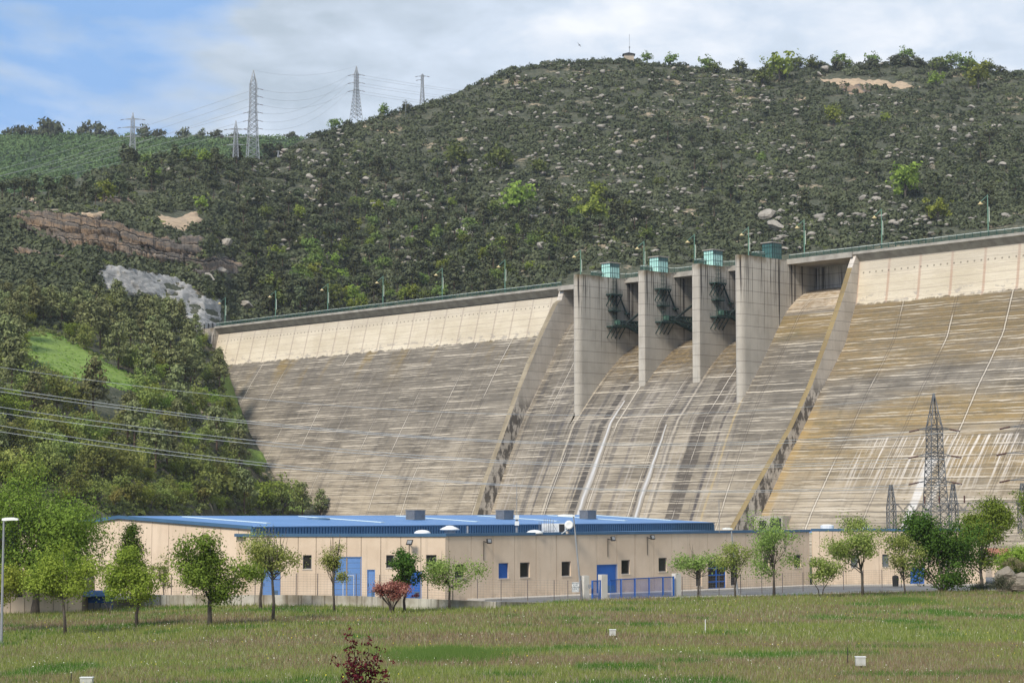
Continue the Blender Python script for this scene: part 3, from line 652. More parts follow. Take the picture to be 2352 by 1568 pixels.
for (a, b, h), w_ in zip(PIERS, ('first', 'second', 'third', 'fourth')):
    railing('pier_railing', 'short green railing round the glass cabin on the %s spillway pier from the left' % w_, [(a + .15, 2.4), (a + .15, min(h, 12) - 1.0), (a + 1.3, min(h, 12) - .6), (b - .15, min(h, 12) - 1.4), (b - .15, min(h, 12) - 3)])
# bare posts on the wing wall
bp = []
for i in range(7):
    p = D(SL - 1.5 - i * 2.6, -.3, 71.1); m = MB(); m.tube([p, p + [0, 0, 1.5]], .22, 8); m.lathe(p + [0, 0, 1.5], [(.22, 0), (.15, .15), (.02, .2)], 8)
    o = m.build('bollard', M_dark, None, origin=p); tag(o, 'dark round bollard on the low wing wall at the left end of the crest', 'bollard', 'bollards on the wing wall')

def crest_lamp():
    o = thing('street_lamp', 'x', 'street lamp', (0, 0, 0), 'lamps along the dam crest')
    m = MB(); m.tube([(0, 0, 0), (0, 0, 9.6)], [.13, .09], 8); m.lathe((0, 0, 0), [(.25, 0), (.25, .25), (.13, .35)], 8); a = m.build('pole', M_pole, o)
    d = Vector((-.93, -.36, 0)).normalized()
    m = MB(); m.beam((.28, 0, 3.4), (.28, 0, 6.9), .14); m.beam((0, 0, 3.7), (.28, 0, 3.7), .06); m.beam((0, 0, 6.6), (.28, 0, 6.6), .06); b = m.build('light_tube', M_poleL, o)
    m = MB(); m.beam((.1, 0, 9.7), tuple(d * 2.0 + Vector((0, 0, 7.9))), .11); c = m.build('arm', M_pole, o)
    m = MB(); m.lathe(tuple(d * 2.0 + Vector((0, 0, 7.35))), [(.05, .62), (.2, .55), (.25, .32), (.58, .15), (.62, .02), (.4, -.06), (.05, -.1)], 14); e = m.build('lantern', M_lamp, o)
    kids(o, a, b, c, e); return o
lamp0 = crest_lamp()
lampS = [-165.5, -136.1, -107.5, -79.2, -50.7, -22.5, 9.1, 33.7, 52.2, 71.1, 89.5, 113.6, 144.1]
lampL = ['leftmost crest lamp, over the wing wall end and the grey sprayed slope', 'second crest lamp from the left, over the narrow end of the dam', 'third crest lamp from the left on the dam', 'fourth crest lamp from the left on the dam',
 'fifth crest lamp from the left, mid way along the left crest', 'last crest lamp before the spillway, above the cream upper band', 'crest lamp at the left of the first spillway pier cabin', 'crest lamp just left of the second pier cabin',
 'crest lamp just left of the third pier cabin', 'crest lamp just left of the fourth pier cabin', 'crest lamp on the bridge right of the fourth pier', 'second crest lamp from the right, just beyond the right training wall', 'rightmost and tallest looking crest lamp near the picture edge']
for i, (s, lab) in enumerate(zip(lampS, lampL)):
    o = lamp0 if i == 0 else copy_tree(lamp0); h = -.6
    if i in (6, 7, 8, 9): h = -.6
    o.location = tuple(D(s, h, 71.4)); o['label'] = lab

for (a, b, h), w_ in zip(PIERS, ('first', 'second', 'third', 'fourth')):
    s1 = b - .1; s0 = s1 - 3.3; h0, h1 = 2.4, 6.0; zb = 71.2; H = 4.3
    o = thing('control_cabin', 'green glass lookout cabin on top of the %s spillway pier from the left' % w_, 'cabin', D(s0, h1, zb))
    m = MB(); m.obox(D(s0 + .03, h0 + .03, zb), Sx * (s1 - s0 - .06), Nx * (h1 - h0 - .06), (0, 0, H - .35)); 
    m.build('glazing', M_gdark if w_ == 'fourth' else M_glass, o)
    m = MB()
    for i in range(5):
        f = i / 4; m.beam(D(s0 + f * (s1 - s0), h1, zb), D(s0 + f * (s1 - s0), h1, zb + H - .3), .09); m.beam(D(s1, h0 + f * (h1 - h0), zb), D(s1, h0 + f * (h1 - h0), zb + H - .3), .09)
    for z in (1.35, 2.95): m.beam(D(s0, h1, zb + z), D(s1, h1, zb + z), .08); m.beam(D(s1, h0, zb + z), D(s1, h1, zb + z), .08)
    m.build('frame', M_steel, o)
    m = MB(); m.obox(D(s1 + .02, h0 + .06, zb + 3.05), -Sx * .01, Nx * (h1 - h0 - .12), (0, 0, .85)); m.build('upper_pane', M_gdark, o)
    m = MB(); m.obox(D(s0 - .3, h0 - .3, zb + H - .33), Sx * (s1 - s0 + .6), Nx * (h1 - h0 + .6), (0, 0, .28)); m.build('roof', M_deck, o)
# service platforms, ladders and gate trusses bolted to the right side of piers 1..3
for (a, b, h), w_, nx_ in zip(PIERS[:3], ('first', 'second', 'third'), PIERS[1:]):
    sf = b + .02; hc = 5.2; o = thing('service_gantry', 'dark green steel ladder with three cantilever platforms on the side of the %s spillway pier' % w_, 'gantry', D(sf, hc, 56))
    def X(ds, h_, z): return D(sf + ds, h_, z)
    lad = MB()
    for hh in (hc - .45, hc + .45): lad.beam(X(.55, hh, 56.6), X(.55, hh, 71.8), .09)
    for i in range(44): lad.beam(X(.55, hc - .45, 56.8 + i * .34), X(.55, hc + .45, 56.8 + i * .34), .05)
    for i in range(14):
        z = 57.4 + i * 1.05; lad.beam(X(.05, hc + .45, z), X(1.15, hc + .45, z), .05); lad.beam(X(1.15, hc + .45, z), X(1.15, hc - .45, z), .05); lad.beam(X(.05, hc - .45, z), X(1.15, hc - .45, z), .05)
    for hh in (hc - .45, hc + .45): lad.beam(X(1.15, hh, 57), X(1.15, hh, 71), .05)
    lad.build('ladder', M_steel, o)
    for z, h0, h1, dep, nb in ((66.3, 3.4, 7.8, 2.1, 4), (62.0, 3.6, 7.0, 1.6, 0), (57.6, 2.6, 7.6, 2.4, 4)):
        m = MB(); m.obox(X(0, h0, z), Sx * dep, Nx * (h1 - h0), (0, 0, .28)); pl = m.build('platform', M_steel, o)
        m = MB()
        for i in range(5):
            f = i / 4; m.beam(X(dep - .05, h0 + f * (h1 - h0), z), X(dep - .05, h0 + f * (h1 - h0), z + 1.15), .06)
        for zz in (.45, .8, 1.15):
            m.beam(X(dep - .05, h0, z + zz), X(dep - .05, h1, z + zz), .05); m.beam(X(0, h0, z + zz), X(dep - .05, h0, z + zz), .05); m.beam(X(0, h1, z + zz), X(dep - .05, h1, z + zz), .05)
        npmesh('handrail', m.v, m.f, M_steel, pl)
        if nb:
            m = MB()
            for i in range(nb): f = .04 + .92 * i / (nb - 1); m.beam(X(dep - .1, h0 + f * (h1 - h0), z), X(0, h0 + f * (h1 - h0), z - 2.9), .2)
            npmesh('bracket', m.v, m.f, M_steel, pl)
    m = MB(); zt = 59.4
    m.obox(X(.1, 3.4, zt - 1.0), Sx * 1.0, Nx * 1.3, (0, 0, 1.3)); m.build('junction_box', M_pole, o)
    # hoist strut
    m = MB(); m.beam(X(.7, 3.2, 66.3), X(.7, .2, 61), .3); m.beam(X(.7, .2, 61), X(.7, -4.4, 56.8), .10); m.obox(X(.2, -.4, 61.5), Sx * 1, Nx * 1.4, (0, 0, .35)); m.build('strut', M_steel, o)
    # gate arm truss
    g = MB(); h0, h1 = 3.0, -8.8; n = 9
    for ds in (.7, 1.5):
        T = [X(ds, h0 + (h1 - h0) * i / n, zt + .0 + .4 * i / n) for i in range(n + 1)]; B = [X(ds, h0 + (h1 - h0) * i / n, zt - .7 - 3.6 * i / n) for i in range(n + 1)]
        for i in range(n):
            g.beam(T[i], T[i + 1], .34); g.beam(B[i], B[i + 1], .34); g.beam(B[i], T[i + 1], .2); g.beam(T[i + 1], B[i + 1], .2)
    tr = g.build('gate_arm', M_steel, o)

# ------------------------------------------------------------------ lattice pylons
M_galv = simple('galvanised_steel', (.34, .36, .38), (.24, .255, .27), .6, .6, .3)
M_galvd = simple('weathered_steel', (.19, .195, .20), (.09, .09, .095), .6, .6, .3)
M_insul = simple('brown_insulator', (.10, .045, .035), (.06, .03, .025), 3, .4)
M_cable, t_, o_ = newmat('bright_cable'); NT(t_).bsdf((.62, .63, .62), .5, .3, o_)
M_cabled, t_, o_ = newmat('far_cable'); NT(t_).bsdf((.36, .37, .38), .6, .0, o_)
def lattice(m, base, levels, t, ang=0.0, full=True):
    """levels: (z, half width); four legs braced on each side"""
    c, s = math.cos(ang), math.sin(ang); P = []
    for z, hw in levels:
        P.append([Vector((base[0] + c * a * hw - s * b * hw, base[1] + s * a * hw + c * b * hw, base[2] + z)) for a, b in ((-1, -1), (1, -1), (1, 1), (-1, 1))])
    for i in range(len(P) - 1):
        for q in range(4):
            m.beam(P[i][q], P[i + 1][q], t)
            r = (q + 1) % 4
            m.beam(P[i][q], P[i + 1][r], t * .55); m.beam(P[i][r], P[i + 1][q], t * .55)
            if full: m.beam(P[i + 1][q], P[i + 1][r], t * .6)
    return P
def pylon(label, px, py_top, py_base, Y, arms, wid, mat, t=.25, ang=.4, name='pylon', narrow=.42, peak=.14, arm_dir=None, nl=13, group=None, alen=3.2, armw=.18):
    b = atY(px, py_base, Y); tp = atY(px, py_top, Y); H = tp[2] - b[2] ; b = np.array([b[0], b[1], b[2]])
    o = thing(name, label, 'pylon', b, group); m = MB()
    lv = []
    for i in range(nl + 1):
        f = (i / nl) ** .85 * (1 - peak); lv.append((f * H, wid / 2 * (1 - (1 - narrow) * min(1, f / (.62)))))
    hwt = lv[-1][1]; lv += [((1 - peak / 2) * H, hwt * .5), (H, .06)]
    lattice(m, b, lv, t, ang); m.build('lattice_tower', mat, o); tips = []
    d = Vector(arm_dir or (1, 0, 0)).normalized()
    for f, l, sides in arms:
        for sd_ in sides:
            z = b[2] + f * H; r = Vector((b[0], b[1], z)); e = r + d * sd_ * l; q = MB()
            side = Vector((-d.y, d.x, 0)) * hwt * .8
            for s2 in (-1, 1): q.beam(r + side * s2 - Vector((0, 0, 0)), e, armw * .7); q.beam(r + side * s2 + Vector((0, 0, H * .03)), e, armw * .7)
            arm = q.build('cross_arm', mat, o); q = MB(); e2 = e + d * sd_ * .2 + Vector((0, 0, -.1)); 
            q.tube([e, e + d * sd_ * 1.6 + Vector((0, 0, -.35))], .15, 6); npmesh('insulator', q.v, q.f, M_insul, arm); tips.append(e + d * sd_ * 1.6 + Vector((0, 0, -.35)))
    return o, tips, Vector(tuple(tp))
# big two-sided pylons on the hill
pyA, tipsA, topA = pylon('tallest grey lattice pylon on the hill shoulder, with six arms on its right side', 580, 161, 382, 1060, [(.80, 3.6, (1,)), (.72, 3.6, (1,)), (.64, 3.6, (1,)), (.555, 3.6, (1, -1)), (.47, 3.6, (1, -1)), (.39, 3.6, (1, -1))], 6.2, M_galv, .30, .35, narrow=.52, peak=.15, nl=16)
pyB, tipsB, topB = pylon('lattice pylon standing on the skyline in the middle of the ridge', 818, 152, 274, 1150, [(.83, 3.2, (1, -1)), (.68, 3.2, (1, -1)), (.53, 3.2, (1, -1))], 5.2, M_galv, .27, .7, narrow=.36, peak=.16)
pyC, tipsC, topC = pylon('short narrow lattice pylon on the skyline, right of the other ridge pylons', 970, 170, 240, 1190, [(.92, 2.6, (1, -1)), (.80, 2.2, (-1,))], 2.6, M_galv, .28, .3, narrow=.5, peak=.05, nl=9)
pyD, tipsD, topD = pylon('slender lattice pylon at the far left in front of the wooded ridge', 304, 259, 345, 1020, [(.82, 4.6, (1, -1)), (.60, 6.0, (1, -1)), (.36, 4.6, (1, -1))], 2.8, M_galv, .22, .3, narrow=.6, peak=.2, nl=10)
pyE, tipsE, topE = pylon('slender lattice pylon with wide arms just left of the tallest pylon', 541, 277, 362, 1030, [(.76, 4.4, (1, -1)), (.55, 6.4, (1, -1)), (.34, 4.8, (1, -1))], 2.6, M_galv, .22, .3, narrow=.6, peak=.22, nl=10)
pyF, _, _ = pylon('tiny stub mast on the slope right of the tallest pylon', 639, 346, 362, 1040, [(.9, 1.2, (1, -1))], .9, M_galv, .16, .3, name='mast', peak=.05, nl=4)
# substation pylon and its neighbour past the picture edge
SUB = 330.0
pyG, tipsG, topG = pylon('dark lattice pylon with three arms in front of the right dam face', 2150, 903, 1225, SUB, [(.742, 2.4, (1, -1)), (.553, 2.6, (1, -1)), (.365, 2.6, (1, -1))], 3.4, M_galvd, .14, .25, narrow=.58, peak=.25, nl=15, arm_dir=(.95, -.3, 0), armw=.16)
pyH, tipsH, topH = pylon('dark lattice pylon cut by the right picture edge, only its arm tips in view', 2392, 890, 1225, 322, [(.73, 4.6, (1, -1)), (.55, 5.2, (1, -1)), (.365, 4.8, (1, -1))], 3.4, M_galvd, .15, .25, narrow=.58, peak=.25, nl=15, arm_dir=(1, 0, 0), armw=.16)
# substation gantry: three small lattice posts and a truss beam
g = thing('substation_gantry', 'grey lattice gantry beam on slim lattice posts behind the blue-edged roof', 'gantry', atY(2100, 1225, 312))
PX = (2048, 2191, 2350)
for px in PX:
    m = MB(); b = atY(px, 1225, 312); tpz = atY(px, 1113 + (2048 - px) * .012, 312)[2] - b[2]
    bz = atY(px, 1165, 312)[2] - b[2]; lattice(m, b, [(0, .55), (bz * .25, .55), (bz * .5, .55), (bz * .75, .55), (bz, .55), (bz + 1.2, .42), (bz + 2.3, .3), (tpz, .18)], .11, .2); m.build('post', M_galvd, g)
m = MB(); a0 = atY(2048, 1157, 312); a1 = atY(2352, 1152, 312)
for o1 in ((0, 0, 0), (0, 0, -1.1), (0, .9, 0), (0, .9, -1.1)): m.beam(a0 + o1, a1 + o1, .11)
n = 22
for i in range(n):
    p, q = a0 + (a1 - a0) * i / n, a0 + (a1 - a0) * (i + 1) / n
    for yy in (0, .9):
        if i % 2: m.beam(p + [0, yy, 0], q + [0, yy, -1.1], .07)
        else: m.beam(p + [0, yy, -1.1], q + [0, yy, 0], .07)
m.build('truss_beam', M_galvd, g)
for f in (.25, .36, .55, .78):
    m = MB(); p = a0 + (a1 - a0) * f; m.tube([p, p + [0, 0, 1.1]], .12, 6); m.build('insulator', M_insul, g)

# cables
def cable(label, pts, r, mat, name='power_line', group=None):
    m = MB(); m.tube(pts, r, 5); o = m.build(name, mat, None, origin=pts[0]); return tag(o, label, 'power line', group)
def sagline(a, b, sag, n=28):
    a, b = Vector(a), Vector(b); return [tuple(a + (b - a) * (i / n) - Vector((0, 0, sag * 4 * (i / n) * (1 - i / n)))) for i in range(n + 1)]
def fitline(end, px0, Y0, pts):
    """end: world point on the pylon; solve start height and sag so the span passes the surveyed points"""
    best = None
    e = Vector(end)
    rows = []
    for px, py in pts:     # parameter where the span crosses this bearing
        s0 = hx(px0) * Y0
        k = hx(px); t = (k * Y0 - s0) / ((e.x - s0) - k * (e.y - Y0)); Y = Y0 + (e.y - Y0) * t
        z = atY(px, py, Y)[2]; rows.append((1 - t, -4 * t * (1 - t), z - e.z * t))
    M = np.array([[r[0], r[1]] for r in rows]); v = np.array([r[2] for r in rows]); z0, sag = np.linalg.lstsq(M, v, rcond=None)[0]
    return sagline((hx(px0) * Y0, Y0, float(z0)), end, float(sag), 40)
gl = [t for t in tipsG]; left_tips = [gl[1], gl[3], gl[5]]; rt = [gl[0], gl[2], gl[4]]
cable('pale overhead wire, topmost of the seven crossing in front of the dam', fitline(topG, -250, 250, [(0, 845), (400, 894), (784, 934), (1080, 948)]), .022, M_cable)
for (e, P, lab) in ((left_tips[0], [(0, 893), (400, 942), (784, 992), (1029, 1007), (1283, 1013)], 'pale overhead wire, upper one of the top pair crossing the dam'),
          (rt[0], [(0, 901), (400, 949), (784, 996), (1029, 1010), (1283, 1016)], 'pale overhead wire, lower one of the top pair crossing the dam'),
          (left_tips[1], [(0, 930), (583, 1020), (784, 1035), (1059, 1050), (1283, 1056)], 'pale overhead wire, upper one of the middle pair crossing the dam'),
          (rt[1], [(0, 944), (583, 1027), (784, 1042), (1059, 1055), (1283, 1061)], 'pale overhead wire, lower one of the middle pair crossing the dam'),
          (left_tips[2], [(0, 973), (583, 1069), (784, 1086), (1089, 1104), (1178, 1107)], 'pale overhead wire, upper one of the lowest pair crossing the dam'),
          (rt[2], [(0, 987), (583, 1075), (784, 1091), (1089, 1107), (1178, 1110)], 'pale overhead wire, lowest of the seven crossing the dam')):
    cable(lab, fitline(e, -250, 250, P), .032, M_cable)
ridge = 'thin far wires between the hill pylons'
order = [0, 1, 2, 3, 5, 7]
for i, j in zip(order, (1, 3, 5, 1, 3, 5)):
    cable('thin wire sagging from the tallest pylon to the ridge pylon', sagline(tipsA[i], tipsB[j], 5 if i < 3 else 7), .05, M_cabled, group=ridge)
cable('thin earth wire between the tops of the tallest pylon and the ridge pylon', sagline(topA, topB, 4), .04, M_cabled)
far = atY(1150, 232, 1300)
for i in range(6):
    t = tipsB[i]; cable('thin wire running from the ridge pylon behind the hilltop to the right', sagline(t, (t.x + 125, t.y + 60, t.z - 2.5), 2), .06, M_cabled, group='thin wires running right from the ridge pylon')
lw = [(t.x - 260, t.y + 160, t.z - dz) for t, dz in zip([tipsA[3 + 1], tipsA[5 + 1], tipsA[7 + 1]], (26, 26, 26))] if len(tipsA) > 8 else []
for i, e in zip((4, 6, 8), lw): cable('thin wire falling left from the tallest pylon behind the woods', sagline(tipsA[i], e, 3), .07, M_cabled, group='thin wires falling left from the tallest pylon')
for i in (0, 1, 2): t = tipsA[i] - Vector((5.5, 0, 0)); cable('thin wire falling left from the tallest pylon behind the woods', sagline(t, (t.x - 230, t.y + 160, t.z - 30), 3), .07, M_cabled, group='thin wires falling left from the tallest pylon')
for i, t in enumerate(tipsD[:2]): cable('thin wire dropping left from the slender far pylon across the woods', sagline(t, tuple(atY(-60, 352 + i * 16, 900)), 4), .02, M_cabled, group='thin wires dropping left from the far pylon')

# hut and mast on the summit, bird in the sky
M_beige = simple('hut_render', (.42, .35, .27), (.34, .28, .22), .5, .9); M_tile = simple('clay_tile', (.34, .15, .09), (.26, .11, .07), 2, .9)
b = A.at(1444, 139); hut = thing('summit_hut', 'small square hut with overhanging pyramid roof on the hilltop', 'hut', b)
m = MB(); m.box((b[0] - 3, b[1] - 3, b[2] - 1.5), (b[0] + 3, b[1] + 3, b[2] + 3.4)); m.build('wall', M_beige, hut)
m = MB(); z = b[2] + 3.4; e = 3.9; m.add([(b[0] - e, b[1] - e, z), (b[0] + e, b[1] - e, z), (b[0] + e, b[1] + e, z), (b[0] - e, b[1] + e, z), (b[0], b[1], z + 1.8)], [(0, 3, 2, 1), (0, 1, 4), (1, 2, 4), (2, 3, 4), (3, 0, 4)]); m.build('roof', M_dark, hut)
m = MB(); m.tube([(b[0] + .5, b[1], z + 1), (b[0] + .5, b[1], z + 5)], .25, 6); m.tube([(b[0] + .5, b[1], z + 4), (b[0] + .5, b[1], z + 13.2)], .12, 6); m.obox((b[0] + .1, b[1] - .5, z + 4.6), (.9, 0, 0), (0, .9, 0), (0, 0, .7)); o = m.build('radio_mast', M_galv, None, origin=(b[0], b[1], z + 1)); tag(o, 'thin pale radio mast on the roof of the hilltop hut', 'mast')
bd = atY(1331, 104, 420); m = MB(); x, y, z = bd
m.lathe((x, y, z), [(.02, -.28), (.09, -.15), (.11, 0), (.08, .15), (.05, .22), (.02, .3)], 8, (.8, .5, .1))
m.add([(x, y, z), (x + .1, y + .1, z + .05), (x - .35, y + .25, z + .55), (x - .42, y + .15, z + .5)], [(0, 1, 2, 3)]); m.add([(x, y, z), (x + .1, y + .1, z), (x + .3, y - .3, z - .42), (x + .2, y - .36, z - .42)], [(0, 1, 2, 3)])
o = m.build('bird', M_dark, None, origin=bd); tag(o, 'small dark bird gliding in the sky left of the hilltop hut', 'bird')
for px, py0, py1, Y in ((932, 228, 266, 1140), (240, 440, 452, 890)):
    b = atY(px, py1, Y); t = atY(px, py0, Y); m = MB(); m.tube([tuple(b), tuple(t)], .14, 6); m.beam((t[0] - .8, t[1], t[2] - .4), (t[0] + .8, t[1], t[2] - .4), .14)
    tag(m.build('utility_pole', M_galv, None, origin=b), 'thin grey utility pole among shrubs on the %s' % ('skyline left of the short ridge pylon' if px > 900 else 'slope above the left rock cliff'), 'pole')

# ------------------------------------------------------------------ meadow, yard, building
def gz(x, y):
    u = np.clip((x + 50) / 34., 0, 1); u = u * u * (3 - 2 * u); v = np.clip((x + 7) / 12., 0, 1) * np.clip((y - 160) / 20., 0, 1)
    return -1.15 + 1.02 * u + .40 * v + .25 * (fbm(np.asarray(x) / 22., np.asarray(y) / 14., 3, 5) - .5)
def onground(px, py):
    z = 0
    for _ in range(8): p = atZ(px, py, z); z = float(gz(p[0], p[1]))
    return atZ(px, py, z)
# the far rim of the meadow: along the retaining wall, then along the yard fence
RIM = [(-140, 192), (-60, 196), (-34, 196), (-20, 187), (-14, 185.4), (-9.2, 180.6), (-1.4, 178.5), (4.6, 186.5), (12, 193), (25, 199), (40, 208), (60, 215), (140, 240)]
def rimY(x): return float(np.interp(x, [p[0] for p in RIM], [p[1] for p in RIM]))
xs = np.linspace(-130, 130, 261); V = []; nv = 120
for x in xs:
    r = rimY(x)
    for j in range(nv): f = j / (nv - 1); y = 18 + (r - 18) * f; V.append((x, y, float(gz(x, y)) if y > 60 else float(gz(x, y)) - (60 - y) * .02))
m_, t_, o_ = newmat('meadow_turf'); k_ = NT(t_); v_ = k_.n('ShaderNodeTexCoord').outputs['Object']
z1 = k_.noise(v_, 1, 5, .6, sx=.045, sy=.09); z2 = k_.noise(v_, .9, 5, .7, off=(4, 2, 0)); z3 = k_.noise(v_, 5, 4, .7)
c_ = k_.mix(k_.step(z2, .35, .65), (.14, .18, .05), (.20, .22, .075)); c_ = k_.mix(k_.m('MULTIPLY', k_.step(z1, .45, .56), .85), c_, (.21, .15, .10)); c_ = k_.mix(k_.m('MULTIPLY', k_.step(z3, .5, .7), .5), c_, (.04, .045, .018))
k_.bsdf(c_, .95, 0, o_, bump=z3, bs=.6, bd=.1, spec=.1)
npmesh('meadow', V, grid_faces(len(xs), nv), m_, smooth=True)['kind'] = 'structure'
M_asph = simple('yard_asphalt', (.17, .17, .165), (.12, .12, .118), .5, .95, bump=.2); M_pave = simple('pavement_concrete', (.46, .43, .38), (.36, .335, .3), .4, .9)
yd = [(-45, 196.5), (-34, 196.3), (-20, 187.3), (-14, 185.7), (-9.2, 180.9), (-1.4, 178.8), (4.6, 186.7), (12, 193), (25, 199), (40, 208), (60, 215), (140, 240), (140, 262), (-45, 262)]
npmesh('yard', [(x, y, 0) for x, y in yd], [tuple(range(len(yd)))], M_asph)['kind'] = 'structure'

M_wallL, t_, o_ = newmat('cream_render'); k_ = NT(t_); v_ = k_.n('ShaderNodeTexCoord').outputs['Object']; sq = k_.n('ShaderNodeSeparateXYZ'); k_.l(v_, sq.inputs[0])
c_ = k_.mix(k_.step(k_.noise(v_, .35, 4, .6), .3, .7), (.59, .46, .335), (.67, .535, .40)); c_ = k_.mix(k_.m('MULTIPLY', k_.step(k_.noise(v_, 1, 5, .7, sx=1.6, sy=1.6, sz=.12), .54, .68), .30), c_, (.42, .335, .25))
c_ = k_.mix(k_.m('MULTIPLY', k_.m('MULTIPLY', k_.step(sq.outputs[2], .9, .0), k_.step(k_.noise(v_, 1, 4, .7, sx=1.2, sy=1.2, sz=.8), .40, .6)), .45), c_, (.30, .25, .19)); k_.bsdf(c_, .9, 0, o_, bump=k_.noise(v_, 12, 3, .6), bs=.12, bd=.02, spec=.15)
M_wallR = M_wallL
M_wallB = M_wallL
M_joint = simple('panel_joint', (.30, .245, .195), (.26, .21, .165), 1, .95)
M_blue = simple('blue_paint', (.025, .12, .42), (.02, .10, .36), .8, .55); M_blueL = simple('faded_blue_paint', (.13, .25, .50), (.10, .21, .45), .8, .6)
M_corr = simple('blue_corrugated', (.055, .125, .21), (.045, .105, .18), .4, .5); M_corrd = simple('blue_trim', (.06, .13, .22), (.05, .11, .19), .5, .5); M_roof = simple('blue_roof_sheet', (.13, .25, .46), (.11, .22, .41), .15, .5)
M_sky = simple('skylight_strip', (.62, .74, .76), (.55, .67, .7), .5, .4); M_white = simple('white_paint', (.72, .72, .69), (.6, .6, .57), .8, .6)
M_grey = simple('grey_metal', (.24, .245, .25), (.17, .175, .18), .8, .6); M_pane = simple('dark_window', (.018, .018, .018), (.03, .028, .026), .6, .12, spec=.5)
M_paneg = simple('grey_blind', (.16, .18, .19), (.12, .135, .14), .6, .3); M_sill = simple('pale_sill', (.62, .55, .46), (.55, .48, .4), 1, .8)
M_ret = concmat('retaining_concrete', (.50, .475, .41), (.40, .375, .32), .35, ztop=.9, lift=30.)
bld = thing('industrial_building', 'long low cream industrial building with blue corrugated roof and blue doors', 'building', (-6.3, 193, 0))
def cross(px, A_, B_):      # point of wall line A-B on this bearing, fraction along it
    k = hx(px); t = (k * A_[1] - A_[0]) / ((B_[0] - A_[0]) - k * (B_[1] - A_[1])); return t
def zAt(py, Y): return CZ - (py - HZ) * Y / 4733.0
def wall(A_, B_, z0, z1, ops, joints, mat, tfun=None, name='wall', th=.25, seam=.05):
    """panel wall from A to B with real openings; ops: (u0,u1,z0,z1), u in metres along the wall"""
    A3, B3 = np.array([A_[0], A_[1], 0.]), np.array([B_[0], B_[1], 0.]); d = B3 - A3; L = np.linalg.norm(d); d /= L; n = np.array([d[1], -d[0], 0.])
    if n[1] > 0: n = -n          # outward, towards the camera side
    us = sorted(set([0, L] + [j for j in joints if 0 < j < L] + [u for o in ops for u in o[:2] if 0 < u < L])); m = MB()
    for u0, u1 in zip(us[:-1], us[1:]):
        a = u0 + (seam / 2 if u0 in joints else 0); b = u1 - (seam / 2 if u1 in joints else 0); mid = (u0 + u1) / 2; cuts = sorted([(o[2], o[3]) for o in ops if o[0] < mid < o[1]]); z = z0; segs = []
        for c0, c1 in cuts: segs.append((z, c0)); z = c1
        zt0 = tfun(a) if tfun else z1; zt1 = tfun(b) if tfun else z1; segs.append((z, None))
        for s0, s1 in segs:
            if s1 is None:
                P = [A3 + d * a, A3 + d * b]; m.add([P[0] + [0, 0, s0], P[1] + [0, 0, s0], P[1] - n * th + [0, 0, s0], P[0] - n * th + [0, 0, s0], P[0] + [0, 0, zt0], P[1] + [0, 0, zt1], P[1] - n * th + [0, 0, zt1], P[0] - n * th + [0, 0, zt0]],
                      [(0, 3, 2, 1), (4, 5, 6, 7), (0, 1, 5, 4), (1, 2, 6, 5), (2, 3, 7, 6), (3, 0, 4, 7)])
            elif s1 > s0 + .01: m.obox(A3 + d * a + [0, 0, s0], d * (b - a), -n * th, (0, 0, s1 - s0))
    for q_ in range(1):
      nf_ = len(m.f); bk = m
      for j in joints:
          if .1 < j < L - .1: bk.obox(A3 + d * (j - .06) - n * .07 + [0, 0, z0], d * .12, -n * .05, (0, 0, (tfun(j) if tfun else z1) - z0))
    o = m.build(name, mat, bld); o.data.materials.append(M_joint)
    for p_ in o.data.polygons[nf_:]: p_.material_index = 1
    return A3, d, n, L
